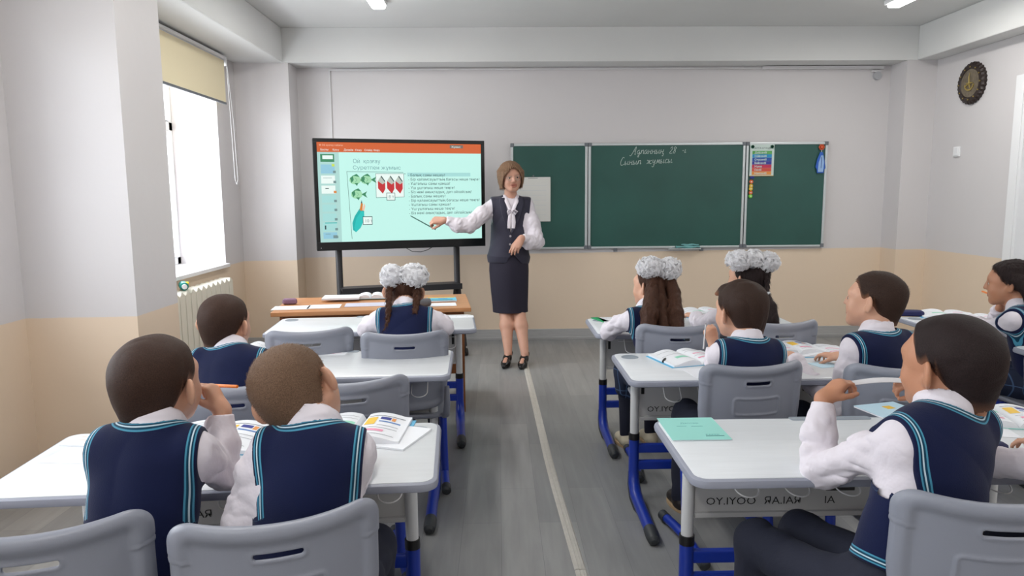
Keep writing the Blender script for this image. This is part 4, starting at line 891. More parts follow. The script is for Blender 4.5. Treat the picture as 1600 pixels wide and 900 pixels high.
def head_sdf(sd, T, s, adult=False, mouth=0):
    Rr = T['R']; P = T['P']; head_skull(sd, T, s)
    cw = .9 if adult else 1.0
    sd.ell(P(0, .034, -.046), V3(.050*cw, .046, .048)*s, Rr, .035*s)
    for e in (-1, 1):
        sd.ell(P(e*.034, .054, -.032), V3(.025, .024, .024)*s*cw, Rr, .022*s)
        sd.cone(P(e*.055, .0, -.035), P(e*.022, .060, -.078), .016*s, .014*s, .03*s)      # jaw line
    sd.cone(P(-.010, .066, -.082), P(.010, .066, -.082), .015*s, .015*s, .02*s)
    sd.cone(P(-.034, .070, .026), P(.034, .070, .026), .012*s, .012*s, .018*s)            # brow
    for e in (-1, 1): sd.ell(P(e*.030, .094, .004), V3(.017, .013, .011)*s, Rr, .014*s, 's')
    sd.chain([P(0, .082, .014), P(0, .090, -.004), P(0, .0975, -.019)], [.0065*s, .0075*s, .0095*s], .010*s)
    for e in (-1, 1): sd.ell(P(e*.0095, .088, -.022), V3(.007, .009, .007)*s, Rr, .006*s)
    for e in (-1, 1): sd.ell(P(e*.0055, .097, -.0285), V3(.003, .004, .003)*s, Rr, .003*s, 's')
    for e in (-1, 1):                                                                      # eyelids
        sd.cone(P(e*.019, .0800, .0095), P(e*.041, .0740, .0085), .0045*s, .0040*s, .005*s); sd.cone(P(e*.020, .0795, -.0035), P(e*.040, .0730, -.0025), .0038*s, .0035*s, .005*s)
    o = mouth
    sd.cone(P(-.017, .0835, -.0455), P(.017, .0835, -.0455), .0052*s, .0052*s, .006*s); sd.cone(P(-.013, .0835, -.0555-o), P(.013, .0835, -.0555-o), .0058*s, .0058*s, .006*s)
    sd.ell(P(0, .092, -.0505-o/2), V3(.019, .010, .0016+o/2)*s, Rr, .003*s, 's')
    for e in (-1, 1):                                                                      # ears
        er = np.array([unit(Rr[0]*1+e*Rr[1]*(.2 if adult else 1.25)), unit(Rr[1]-e*Rr[0]*(.2 if adult else 1.25)), Rr[2]])
        ex = .006 if adult else 0; sd.ell(P(e*(.088-ex*2), -.012, -.003), V3(.0075-ex*.2, .0215-ex, .030-ex)*s, er, .005*s); sd.ell(P(e*(.0950-ex*2), -.001, .003), V3(.0068, .013-ex*.5, .020-ex)*s, er, .005*s, 's')
        sd.ell(P(e*.076, .000, -.022), V3(.008, .009, .012)*s, er, .006*s)
def lipf(T, s, mouth=0):
    def f(V):
        q = (V-T['c'])@T['R'].T/s; d = np.sqrt((q[:, 0]/.024)**2+((q[:, 2]+.0505+mouth/2)/(.0125+mouth/2))**2); return np.clip((1.1-d)*5, 0, 1)*(q[:, 1] > .07)*.75
    return f
def hair_base(T, s, t0, zb, bumpf=None, side=0):
    """cropped hair: skull offset by a thickness that fades at the hairline zb(y)"""
    sk = SDF(); head_skull(sk, T, s); sk.cone(T['P'](0, -.034, -.03), T['P'](0, -.030, -.115), .052*s, .049*s, .03*s)
    def thick(p):
        q = (p-T['c'])@T['R'].T/s; h = q[:, 2]-np.interp(q[:, 1], *zb)
        return np.clip(h/np.where(q[:, 1] < -.02, .060, .024), -.5, 1)
    def f(p):
        q = (p-T['c'])@T['R'].T/s; t = thick(p); d = sk(p, margin=1); tt = np.where(t > 0, -.0015+(t0+.0015)*t**.8, -.0015+t*.02)
        top = np.clip((q[:, 2]-.03)/.05, 0, 1); d = d-tt*s*(1+.5*top)
        if bumpf is not None: d = d+bumpf(p)*np.clip(t, 0, 1)
        return d
    return f, thick
ZB_BOY = ([-.12, -.09, -.055, -.035, -.018, 0, .012, .022, .034, .050, .075, .12], [-.106, -.108, -.100, -.066, -.012, .018, .008, .012, .040, .058, .068, .070])
ZB_GIRL = ([-.12, -.09, -.055, -.03, -.012, .004, .02, .034, .050, .07, .12], [-.060, -.062, -.060, -.055, -.03, .0, .010, .036, .056, .070, .076])
def ruffle(name, parent, centres, R_, n, seed, label=None, mt='bow'):
    """tulle pompon: many looped petals radiating from one or more centres"""
    r = np.random.default_rng(seed); w = MB()
    for c, rad in centres:
        c = np.asarray(c, float); rad = np.asarray(rad, float)
        for i in range(n):
            d = unit(r.normal(size=3)); up = unit(np.cross(d, r.normal(size=3))); sd_ = np.cross(d, up); wd = .019*r.uniform(.7, 1.3); L = r.uniform(.84, 1.16); fl = r.uniform(.004, .012)
            nu, nv = 6, 4; vs = []
            for a in range(nu):
                t = a/(nu-1); rr_ = .74+.26*math.sin(t*PI*.5)*L/1.0; curl = fl*math.sin(t*PI)*2
                for b in range(nv):
                    u = (b/(nv-1)-.5)*2; ww = wd*(.45+.75*t); z = (.003+.010*t)*math.sin(u*4.5+i)+.005*math.sin(t*9+u*3+i)
                    vs.append(c+d*rad*rr_+sd_*(u*ww)+up*(curl*.7+z*.8))
            w.add(vs, [(a*nv+b, a*nv+b+1, (a+1)*nv+b+1, (a+1)*nv+b) for a in range(nu-1) for b in range(nv-1)])
        rings = []
        for k in range(1, 8):
            a = k*PI/8; rings.append([tuple(c+rad*.80*V3(math.sin(a)*math.cos(b), math.sin(a)*math.sin(b), math.cos(a))) for b in np.linspace(0, 2*PI, 13)[:-1]])
        w.loft(rings)
    me = bpy.data.meshes.new(name); me.from_pydata(w.v, [], w.f); me.materials.append(M[mt])
    for p in me.polygons: p.use_smooth = True
    return link(name, me, parent, label=label)
def strands(ho, org, hc, Rr, n, ln, wd, hm, seed, th):
    """short loose hairs over the hair surface, joined into one mesh of many"""
    me0 = ho.data; N0 = len(me0.vertices); V = np.empty(N0*3, np.float32); me0.vertices.foreach_get('co', V); V = V.reshape(-1, 3).astype(float); Nn = np.empty(N0*3, np.float32); me0.vertex_normals.foreach_get('vector', Nn); Nn = Nn.reshape(-1, 3).astype(float)
    Nn /= np.linalg.norm(Nn, axis=1)[:, None]+1e-9
    r = np.random.default_rng(seed); i = r.integers(0, N0, n)
    if th is not None: t = th(V+org); i = i[(t[i] > r.uniform(-.05, .7, n))]
    n = len(i); p = V[i]+r.normal(size=(n, 3))*.0015; nn = Nn[i]; flow = -Rr[2]*.9-Rr[1]*.25+0*nn
    if th is not None: q = (p+org-hc)@Rr.T; flow = np.where(q[:, 2:3] > .045, Rr[1]*1.0-Rr[2]*.1, flow)
    flow = flow+r.normal(size=(n, 3))*.22; flow -= (flow*nn).sum(1)[:, None]*nn; flow /= np.linalg.norm(flow, axis=1)[:, None]+1e-9
    d = flow*(.9)+nn*(.32 if ln < .01 else .10 if ln > .02 else .2); sdv = np.cross(nn, flow); L = ln*r.uniform(.6, 1.2, n)[:, None]
    A = np.stack([p-nn*.001-sdv*wd, p-nn*.001+sdv*wd, p+d*L], 1).reshape(-1, 3); me = bpy.data.meshes.new('hair_strands'); me.vertices.add(n*3); me.vertices.foreach_set('co', A.astype(np.float32).ravel())
    me.loops.add(n*3); me.polygons.add(n); me.loops.foreach_set('vertex_index', np.arange(n*3, dtype=np.int32)); me.polygons.foreach_set('loop_start', np.arange(0, n*3, 3, dtype=np.int32)); me.update(calc_edges=True); me.materials.append(M[hm])
    NT[0] += n; return link('hair_strands', me, ho, kind='stuff')
PERSONS = []
def person(cfg):
    s = cfg.get('s', 1.0); h = cfg.get('h', .0045); sk = cfg.get('skin', 'skinA'); ad = cfg.get('adult', False); seed = cfg.get('seed', 1)
    o = empty('person', (cfg['pel'][0], cfg['pel'][1], 0), 0, cfg['label'], 'person', cfg.get('group')); org = V3(cfg['pel'][0], cfg['pel'][1], 0)
    bits = []
    def fin(ob): ob.location = tuple(-org); return ob      # meshes are built in world coordinates
    hc = V3(*cfg['head']); Rr = rotf(*cfg['hrot']); hd = s*cfg.get('hd', 1.04); T = dict(c=hc, R=Rr, P=lambda a, b, c: hc+hd*(a*Rr[0]+b*Rr[1]+c*Rr[2]))
    N_ = V3(*cfg['neck']); Pl = V3(*cfg['pel']); yaw = math.radians(cfg.get('yaw', 0)); fw = V3(math.sin(yaw), math.cos(yaw), 0)
    roll = cfg.get('sroll', 0); side = unit(np.cross(fw, (0, 0, 1))+V3(0, 0, -math.sin(math.radians(roll))))
    up = unit(N_-Pl); bow = cfg.get('slump', .03)*s; mid = (Pl+N_)/2-fw*bow
    def sp(t): return (1-t)**2*Pl+2*t*(1-t)*mid+t*t*N_
    def fr(t):
        d = unit(sp(min(t+.05, 1))-sp(max(t-.05, 0))); f = unit(np.cross(d, side)); 
        if f.dot(fw) < 0: f = -f
        return np.array([unit(np.cross(f, d)), f, d])
    sw = cfg.get('sw', .122)*s; Sc = sp(.90)
    SL = Sc-side*sw+V3(*cfg.get('dSL', (0, 0, 0))); SR = Sc+side*sw+V3(*cfg.get('dSR', (0, 0, 0)))
    k = cfg.get('wide', 1.0)
    def torso(sd, inf, kk=.05):
        for t, rx, ry, rz in ((.06, .120, .092, .085), (.28, .112, .088, .10), (.50, .118, .086, .11), (.70, .124, .082, .10), (.86, .110, .064, .055)):
            sd.ell(sp(t), V3(rx*k*s+inf, ry*k*s+inf, rz*s+inf), fr(t), kk*s)
        for Sx in (SL, SR): sd.cone(sp(.97), Sx+fr(.9)[2]*-.004, .030*s+inf, .036*s+inf, .045*s)
    l1, l2 = (.235*s, .195*s); hs = .80*s if not ad else .98*s
    l1, l2 = cfg.get('arm', (l1, l2)); arms = []
    for sd_, Sx, key in ((-1, SL, 'L'), (1, SR, 'R')):
        a = cfg.get('arm'+key)
        if a is None: a = dict(w=V3(*((Sx+fw*.30*s-side*sd_*.02)[:2]), .685), pole=side*sd_*.5-V3(0, 0, 1), hf=fw-side*sd_*.5, hb=(0, 0, 1), pose='relax')
        E_, W_ = ik(Sx, V3(*a['w']), l1, l2, V3(*a['pole'])) if 'e' not in a else (V3(*a['e']), V3(*a['w']))
        arms.append((sd_, Sx, E_, W_, a))
    # legs (seated by default)
    lg = cfg.get('legs'); seatd = lg is None; legs = []
    if seatd:
        for e in (-1, 1):
            hp = Pl+side*e*.065*s+V3(0, 0, -.0); kn = hp+fw*.33*s+side*e*.008*s+V3(0, 0, -.005); an = kn+fw*cfg.get('feet', .02)-V3(0, 0, kn[2]-.075); legs.append((hp, kn, an))
    else:
        legs = [tuple(V3(*q) for q in L_) for L_ in lg]
    # --- body: one continuous surface
    B = SDF(); torso(B, -.013 if not ad else -.004)
    B.chain([sp(.90), N_+up*.01, (N_+hc)/2+(hc-N_)*.08-Rr[1]*.012*s, T['P'](0, -.022, -.03)], [.042*s, .041*s, .040*s, .045*s] if not ad else [.05*s, .043*s, .042*s, .046*s], .02*s)
    if not ad: B.cone(T['P'](0, -.032, -.03), T['P'](0, -.026, -.095), .0495*hd, .046*hd, .02*s)
    head_sdf(B, T, hd, ad, cfg.get('mouth', 0))
    hands = []
    for sd_, Sx, E_, W_, a in arms:
        B.chain([Sx, (Sx+E_)/2, E_], [.034*s, .031*s, .027*s], .02*s); B.chain([E_, E_*.6+W_*.4, W_], [.027*s, .027*s, .0185*s], .02*s)
        hands.append(hand(B, W_, V3(*a["hf"]), V3(*a["hb"]), sd_, a["pose"], hs))
        B.cone(W_-unit(V3(*a['hf']))*.004, W_+unit(V3(*a['hf']))*.012, .0185*s, .016*s, .012*s)
    for hp, kn, an in legs:
        B.chain([hp, (hp+kn)/2, kn], [.056*s, .050*s, .042*s], .02*s); B.chain([kn, kn*.65+an*.35, an], [.043*s, .046*s if ad else .042*s, .027*s], .02*s)
        ft = cfg.get('toe', fw); B.cone(an-V3(0, 0, .03*s), an+unit(V3(*ft))*.10*s-V3(0, 0, .045*s), .025*s, .016*s, .02*s)
    fin(sdf_obj('body', B, h, sk, o, {'lip': lipf(T, hd, cfg.get('mouth', 0))}))
    # eyes
    for e in (-1, 1):
        c = T['P'](e*.0305, .0722, .003); w = MB(); rings = []
        for a in np.linspace(.02, PI-.02, 9): rings.append([tuple(c+.0102*hd*(math.cos(a)*Rr[1]+math.sin(a)*(math.cos(b)*Rr[0]+math.sin(b)*Rr[2]))) for b in np.linspace(0, 2*PI, 15)[:-1]])
        w.mi = 0; w.loft(rings); w.mi = 1; g = Rr[1]; w.loft([[tuple(c+g*(.0096 if q else .0103)*hd+(.0060*hd if not q else .0062*hd)*(math.cos(b)*Rr[0]+math.sin(b)*Rr[2])) for b in np.linspace(0, 2*PI, 13)[:-1]] for q in (1, 0)])
        fin(w.obj('eye', ['eye_white', 'iris'], o, smooth=True))
        if cfg.get('brows', True):
            w = MB(); w.tube([T['P'](e*.015, .0835, .023), T['P'](e*.030, .0825, .0275), T['P'](e*.046, .072, .023)], [.0028*hd, .0032*hd, .0016*hd], 6, squash=.7); fin(w.obj('eyebrow', cfg['hairmat'], o, smooth=True))
    # hair
    hm = cfg['hairmat']; ht = cfg.get('hair', 'crew'); nz = wrinkle(60, .0009*hd, seed+5)
    if ht in ('crew', 'short'):
        f, th = hair_base(T, hd, .006 if ht == 'crew' else .011, ZB_BOY, nz if ht == 'crew' else wrinkle(70, .003*hd, seed+5, (1, 1, .3)))
        H = SDF(); H._a(f, T['P'](0, 0, .02), .125*hd, .001, 'u')
        if ht == 'short':
            for q in range(7): x = -.04+.0133*q; H.cone(T['P'](x, .045, .086), T['P'](x*.95-.008, .074, .064), .012*hd, .007*hd, .014*hd)
        ho = fin(sdf_obj('hair', H, h*.8, hm, o, {'fade': lambda V: np.clip(1-th(V)*1.05, 0, 1)**1.1*.75})); strands(ho, org, hc, Rr, 9000 if h < .004 else 5000, .0075 if ht == 'crew' else .016, .00042 if h < .004 else .0007, hm, seed, th)
    elif ht == 'girl':
        pt = cfg.get('part', True)
        f, th = hair_base(T, hd, .007, ZB_GIRL, wrinkle(110, .0012*hd, seed))
        def g(p):
            d = f(p)
            if pt:
                q = (p-T['c'])@T['R'].T/hd; d = d+.004*hd*np.clip(1-np.abs(q[:, 0])/.004, 0, 1)*(q[:, 2] > -.05)
            return d
        H = SDF(); H._a(g, T['P'](0, 0, .02), .12*hd, .001, 'u')
        for tl in cfg.get('tails', []):
            pts = [V3(*q) for q in tl['pts']]
            if tl['kind'] == 'tail':
                ns = len(pts); H.chain(pts, [r_*s for r_ in tl['r']], .012*hd)
            else:
                # braid: three interwoven strands
                L_ = [0]; 
                for i in range(len(pts)-1): L_.append(L_[-1]+np.linalg.norm(pts[i+1]-pts[i]))
                tot = L_[-1]; m = int(tot/.009); last = [None]*3; 
                for i in range(m+1):
                    t = i/m*tot; c = V3(*[np.interp(t, L_, [q[j] for q in pts]) for j in range(3)]); dr = tl.get('right', Rr[0]); bk = unit(np.cross(dr, (0, 0, 1)))
                    taper = tl['r0']+(tl['r1']-tl['r0'])*i/m
                    for j in range(3):
                        ph = i*.62+j*2*PI/3; p = c+dr*math.sin(ph)*taper*.75+bk*math.sin(2*ph)*taper*.42
                        if last[j] is not None: H.cone(last[j], p, taper*.58, taper*.58, .0015)
                        last[j] = p
        if any(t_['kind'] == 'tail' for t_ in cfg.get('tails', [])): H.ops.append((wrinkle(190, .0022, seed+3, (1, 1, .05)), V3(0, 0, 0), 99, 0, 'disp'))
        ho = fin(sdf_obj('hair', H, h*.8, hm, o, {'fade': lambda V: np.clip(1-th(V)*1.6, 0, 1)*.6*(np.linalg.norm(V-hc, axis=1) < .12*hd)})); strands(ho, org, hc, Rr, 5000, .03, .0009, hm, seed, None)
        for b in cfg.get('bows', []): fin(ruffle('hair_bow', o, [(c, r_) for c, r_ in b], None, cfg.get('bown', 120), seed+9))
        for b in cfg.get('ties', []):
            w = MB(); c = V3(*b[0]); w.loft([[tuple(c+V3(rr_*math.cos(a), rr_*math.sin(a), z)) for a in np.linspace(0, 2*PI, 13)[:-1]] for rr_, z in ((b[1]*.8, -.008), (b[1], -.004), (b[1], .004), (b[1]*.8, .008))]); fin(w.obj('hair_tie', b[2], o, smooth=True))
    elif ht == 'bob':
        sk_ = SDF(); head_skull(sk_, T, hd)
        def g(p):
            q = (p-T['c'])@T['R'].T/hd; d = sk_(p, margin=1); x, y, z = q.T
            v = np.sqrt((x/(.0875-.10*np.clip(-z-.03, 0, .1)))**2+((y+.006)/(.100-.12*np.clip(-z-.02, 0, .1)))**2)                     # curtain around the head
            cur = (v-1)*.088; cur = np.maximum(cur, -(z+.078)-.010*np.clip(-y/.06, -1, 1)); cur = np.maximum(cur, z-.04)
            a = d-.014*(1+.25*np.clip((z-.05)/.04, 0, 1)); kk = .045; hh = np.maximum(kk-np.abs(a-cur), 0)/kk; b = np.minimum(a, cur)-hh*hh*kk/4
            # open the face: an arch under the swept fringe
            ys = y-.012; face = np.maximum(np.sqrt(((x-.004+.12*np.clip(z-.02, 0, .1))/(.073-.25*np.clip(z-.03, 0, .1)))**2+((z+.040)/.118)**2)-1, -ys/.06)*.055
            b = np.maximum(b, -face) if True else b
            strand = .0016*np.sin(z*12+np.arctan2(x, y)*34+3*np.sin(z*30))
            return (b+strand)*hd
        H = SDF(); H._a(g, T['P'](0, 0, 0), .135*hd, .001, 'u')
        ho = fin(sdf_obj('hair', H, h*.7, hm, o, {'fade': lambda V: V[:, 0]*0})); strands(ho, org, hc, Rr, 5000, .03, .0009, hm, seed, None)
    # --- clothing
    SH = SDF(); ss = cfg.get('sleeve', 1.0)
    cuff = []
    for sd_, Sx, E_, W_, a in arms:
        m1 = (Sx+E_)/2; m2 = (E_+W_)/2; dn = unit(W_-E_); We = W_-dn*.012*s
        SH.chain([Sx, Sx*(.5 if ad else .65)+E_*(.5 if ad else .35), E_], [.030*s, .042*s*ss, .040*s*ss], .02*s); sag = V3(0, 0, -.010*s*(ss-.8)*3)
        SH.chain([E_, m2+sag, W_-dn*.045*s, We], [.040*s*ss, .038*s*ss, .031*s, .0275*s], .015*s); cuff.append((We, dn))
    wrinkle_amp = .55 if ad else 1; w1_ = wrinkle(46, .0052*s*wrinkle_amp, seed+1, (1, 1, 1)); w2_ = wrinkle(95, .0026*s, seed+41, (1, 1, 1)); sh_w = lambda p: w1_(p)+w2_(p); SH.ops.append((sh_w, V3(0, 0, 0), 99, 0, 'disp'))
    sleeve_only = SDF(); sleeve_only.ops = list(SH.ops)
    torso(SH, .003)
    for We, dn in cuff:
        SH.cone(We-dn*.035*s, We, .0275*s, .0270*s, .004*s)
        SH.fn(lambda p, We=We, dn=dn: np.where(((p-We)**2).sum(1) < (.05*s)**2, (p-We)@dn, -.05), k=.003)
    SH.plane(sp(0)-up*(cfg.get('hem', 0)-.012), -up, .004)
    nk = unit(unit(hc-Rr[2]*.06*s-Rr[1]*.03*s-N_)*.45+up*.55+fw*.05); nf = unit(Rr[1]-np.dot(Rr[1], nk)*nk)
    if cfg.get('collar', True):
        c0 = N_-nk*.012*s+nf*.006*s; c1 = N_+nk*.030*s+nf*.012*s
        def col(p):
            q = p-c0; t = q@nk; e = q-np.outer(t, nk); r_ = np.sqrt((e*e).sum(1)); R0 = (.0650-.15*t.clip(-.02, .05))*s; tilt = (e@nf)*.30
            qc = p-(N_+nk*.045*s+nf*.008*s); tc = np.clip(qc@nk, 0, .08*s); cap = np.sqrt(((qc-np.outer(tc, nk))**2).sum(1))-.0695*s
            return np.maximum(np.maximum(r_-R0, cap), np.maximum(t+tilt-.038*s-.30*(r_-.045*s), -t-.02*s))
        SH.cone(N_-nk*.04*s+nf*.006*s, N_+nk*.008*s+nf*.008*s, .058*s, .057*s, .02*s); SH._a(col, N_, .09*s, .004*s, 'u')
    if not cfg.get('collar', True): SH.cone(N_-nk*.0*s+nf*.006, N_+nk*.09*s+nf*.014*s, .046*s, .046*s, .004, 's')
    fin(sdf_obj('shirt', SH, h, cfg.get('shirtmat', 'shirt'), o))
    VS = SDF(); torso(VS, .0128); VS.ops.append((wrinkle(16, .004*s, seed+2), V3(0, 0, 0), 99, 0, 'disp'))
    if ad: VS.cone(sp(-.06), sp(.14), .178, .128, .05, sq=(fw, .74))
    for _, Sx, E_, W_, a in arms: VS.cone(Sx, Sx+unit(E_-Sx)*.06*s, .050*s, .050*s, .02*s)
    # cut armholes: everything beyond a plane across the arm root
    planes = []
    for sd_, Sx, E_, W_, a in arms:
        n = unit(unit(E_-Sx)*.28+side*sd_*1.0+V3(0, 0, .12)); c = Sx+n*.020*s; planes.append((c, n, Sx)); 
        VS.fn(lambda p, c=c, n=n, Sx=Sx: np.where(((p-Sx)**2).sum(1) < (cfg.get('ahr', .140)*s)**2, (p-c)@n, -.05), k=.003)
    hem = cfg.get('hem', .0); hp_ = sp(.0)-up*hem; VS.plane(hp_, -up, .004)
    nko = N_+nk*.004*s; 
    if cfg.get('vneck'):
        VS.cone(N_-nk*.06, N_+nk*.09, .050*s, .056*s, .004, 's')
    else: VS.cone(N_+nk*.045*s+nf*.008*s, N_+nk*.12*s+nf*.014*s, .0715*s, .0715*s, .004, 's')
    if cfg.get('vcut'): cfg['vcut'](VS, T, N_, fw, side, up, sp, s)
    def edge(V):
        d = np.full(len(V), 1.)
        for c, n, Sx in planes:
            dd = -(V-c)@n; m = ((V-Sx)**2).sum(1) < ((cfg.get('ahr', .140)+.010)*s)**2; d = np.where(m, np.minimum(d, np.maximum(dd, 0)), d)
        q = V-(N_+nf*.010*s+nk*.045*s); t = q@nk; e_ = q-np.outer(t, nk); r_ = np.linalg.norm(e_, axis=1); d = np.minimum(d, np.maximum(np.sqrt(np.minimum(t, 0)**2+r_**2)-.071*s, 0))
        if cfg.get('hemstripe', True): d = np.minimum(d, np.maximum((V-hp_)@up, 0))
        return d/s
    fin(sdf_obj('vest' if not ad else 'waistcoat', VS, h, cfg.get('vestmat', 'vest'), o, {'edge': edge}))
    # trousers / skirt / shoes
    lo = cfg.get('lower', 'trousers'); hl = max(h, .006)
    if lo in ('trousers', 'skirt'):
        TR = SDF(); 
        TR.ell(Pl+up*.03, V3(.129*k, .101, .100)*s, fr(.05), .03*s)
        if lo == 'trousers':
            for hp, kn, an in legs: TR.chain([hp, kn], [.070*s, .055*s], .03*s); TR.chain([kn, an-V3(0, 0, .01)], [.056*s, .043*s], .02*s)
            TR.ops.append((wrinkle(28, .005*s, seed+4), V3(0, 0, 0), 99, 0, 'disp')); fin(sdf_obj('trousers', TR, hl, 'trousers', o))
        else:
            hp, kn = (legs[0][0]+legs[1][0])/2, (legs[0][1]+legs[1][1])/2
            TR.ell((hp+kn)/2+V3(0, 0, -.0), V3(.15, .20, .085)*s, fr(.0) if False else np.array([side, fw, V3(0, 0, 1)]), .04*s)
            for a1, a2, a3 in legs: TR.chain([a1, a2], [.08*s, .066*s], .03*s); TR.cone(a2, a2*.75+a3*.25, .062*s, .060*s, .03*s)
            tg = SDF(); [tg.chain([a2, a2*.6+a3*.4, a3], [.048*s, .047*s, .033*s], .01) for a1, a2, a3 in legs]; fin(sdf_obj('tights', tg, .006, 'trousers', o))
            TR.rbox(kn+V3(0, 0, -.05*s), V3(.13, .05, .10)*s, .04*s, np.array([side, fw, V3(0, 0, 1)]), .05*s)
            TR.ops.append((lambda p: .005*np.sin(((p-Pl)@side)*95+2*np.sin(((p-Pl)@fw)*20)), V3(0, 0, 0), 99, 0, 'disp')); fin(sdf_obj('skirt', TR, hl, 'plaid', o))
        for hp, kn, an in legs:
            X = SDF(); f3 = unit(V3(*cfg.get('toe', fw))); b = an-V3(0, 0, an[2]-.035)
            X.cone(b-f3*.02*s, b+f3*.085*s-V3(0, 0, .004), .033*s, .028*s, .02*s, sq=None); X.cone(b, an-V3(0, 0, .01), .033*s, .030*s, .02*s); X.plane(V3(0, 0, .012), (0, 0, -1), .003)
            sh = fin(sdf_obj('shoe', X, .006, cfg.get('shoemat', 'shoe_dark'), o))
            so = MB(); pts = []
            for a in np.linspace(0, 2*PI, 21)[:-1]: c_ = b+f3*.033*s+f3*.088*s*math.cos(a)+np.cross(f3, (0, 0, 1))*.036*s*math.sin(a); pts.append(c_)
            so.loft([[(p[0], p[1], .0) for p in pts], [(p[0], p[1], .016) for p in pts]]); so.obj('sole', 'shoe_sole', sh, bevel=.003)
    PERSONS.append((cfg['label'], NT[0])); return o, T, hands, arms, dict(SL=SL, SR=SR, sp=sp, fr=fr, side=side, fw=fw, legs=legs)
def KID(**k): return person(k)
def hp(px, py, y): return V3(*at(px, py, y=y))
G1 = 'pupils in navy knitted vests'
W_ = .88
A_ = KID(label='dark-haired boy at the nearest left desk holding an orange pencil near his mouth', h=.0036, seed=11, hairmat='hair_brown', head=hp(246, 602, 1.62), hrot=(12, 4, 3), neck=hp(242, 672, 1.56), pel=(-.80, 1.46, .44), yaw=4, wide=.82, sw=.092, s=1.03,
    armR=dict(w=hp(347, 640, 1.72), e=hp(348, 738, 1.68), hf=V3(-.42, .10, .9), hb=V3(.75, -.15, .3), pose='pen'),
    armL=dict(w=(-.90, 1.82, .69), e=hp(212, 790, 1.64), hf=(.5, 1, -.05), hb=(0, 0, 1), pose='relax'))
B_ = KID(label='fair-haired crew-cut boy seen from behind, tilting his head to the left', h=.0036, seed=12, hairmat='hair_fair', head=hp(464, 613, 1.63), hrot=(6, 4, -27), neck=hp(491, 674, 1.55), pel=(-.435, 1.48, .44), yaw=3, wide=.84, sw=.094, s=1.02,
    armL=dict(w=(-.50, 1.78, .69), e=hp(376, 815, 1.52), hf=(.6, 1, -.02), hb=(0, 0, 1), pose='relax'),
    armR=dict(w=(-.36, 1.84, .69), e=hp(535, 775, 1.64), hf=(-.6, 1, -.02), hb=(0, 0, 1), pose='relax'))
C_ = KID(label='dark-haired boy sitting alone at the middle left desk', h=.0042, seed=13, hairmat='hair_brown', head=hp(352, 507, 2.66), hrot=(14, 2, 3), neck=hp(360, 548, 2.60), pel=(-.92, 2.44, .44), yaw=6, wide=W_, sw=.112)
D_ = KID(label='girl with two brown braids and two white bows at the front left desk', h=.0045, seed=14, hairmat='hair_long', hair='girl', head=hp(632, 457, 3.58), hrot=(6, -14, 2), neck=hp(633, 484, 3.46), pel=(-.43, 3.34, .44), yaw=2, wide=.98, sw=.115, lower='skirt', brows=False,
    armL=dict(w=(-.70, 3.80, .70), e=hp(571, 516, 3.48), hf=(.5, 1, 0), hb=(0, 0, 1), pose='relax'), armR=dict(w=(-.30, 3.80, .70), e=hp(696, 512, 3.46), hf=(-.5, 1, 0), hb=(0, 0, 1), pose='relax'),
    tails=[dict(kind='braid', pts=[hp(613, 436, 3.50), hp(608, 455, 3.46), hp(607, 485, 3.38), hp(606, 505, 3.36), hp(602, 517, 3.36)], r0=.016, r1=.009), dict(kind='braid', pts=[hp(650, 448, 3.52), hp(652, 465, 3.46), hp(648, 488, 3.38)], r0=.018, r1=.012)],
    bows=[[(hp(612, 432, 3.50), (.058, .050, .062)), (hp(645, 431, 3.50), (.078, .055, .062))]], ties=[(hp(614, 437, 3.49), .016, fc('violet_tie', 50, 40, 150))])
E_ = KID(label='girl with two long loose ponytails under one wide white bow, front right desk', h=.0045, seed=15, hairmat='hair_long', hair='girl', head=hp(1019, 447, 3.58), hrot=(-42, 0, 0), neck=hp(1014, 484, 3.48), pel=(.84, 3.42, .44), yaw=-14, wide=.92, sw=.108, lower='skirt', shoemat='shoe_pale',
    armL=dict(w=(.72, 3.86, .70), e=hp(950, 518, 3.60), hf=(.5, 1, 0), hb=(0, 0, 1), pose='relax'),
    tails=[dict(kind='tail', pts=[hp(1022, 428, 3.52), hp(1019, 455, 3.44), hp(1015, 490, 3.36), hp(1012, 515, 3.33)], r=[.026, .034, .040, .036]), dict(kind='tail', pts=[hp(1046, 425, 3.52), hp(1052, 455, 3.46), hp(1056, 490, 3.38), hp(1060, 515, 3.34)], r=[.022, .030, .036, .030]), dict(kind='tail', pts=[hp(1030, 440, 3.48), hp(1034, 470, 3.42), hp(1036, 515, 3.35)], r=[.02, .022, .034])],
    bows=[[(hp(1017, 418, 3.49), (.070, .055, .055)), (hp(1046, 420, 3.49), (.062, .055, .055))]])
F_ = KID(label='girl with one black braid and a wide white bow, behind the dark-haired boy', h=.0045, seed=16, hairmat='hair_black', hair='girl', head=hp(1168, 436, 3.66), hrot=(-38, 4, 0), neck=hp(1166, 478, 3.56), pel=(1.30, 3.47, .44), yaw=-16, wide=.92, sw=.11, lower='skirt',
    armL=dict(w=(1.08, 3.86, .70), e=hp(1096, 505, 3.72), hf=(-.6, 1, 0), hb=(0, 0, 1), pose='relax'),
    tails=[dict(kind='braid', pts=[hp(1193, 420, 3.60), hp(1199, 435, 3.56), hp(1199, 458, 3.52)], r0=.015, r1=.011), dict(kind='tail', pts=[hp(1199, 460, 3.52), hp(1203, 480, 3.48), hp(1206, 503, 3.44)], r=[.012, .030, .034])],
    bows=[[(hp(1155, 407, 3.59), (.072, .055, .052)), (hp(1178, 405, 3.59), (.06, .055, .05)), (hp(1198, 410, 3.59), (.066, .055, .055))]], ties=[(hp(1199, 458, 3.52), .014, 'paper')])
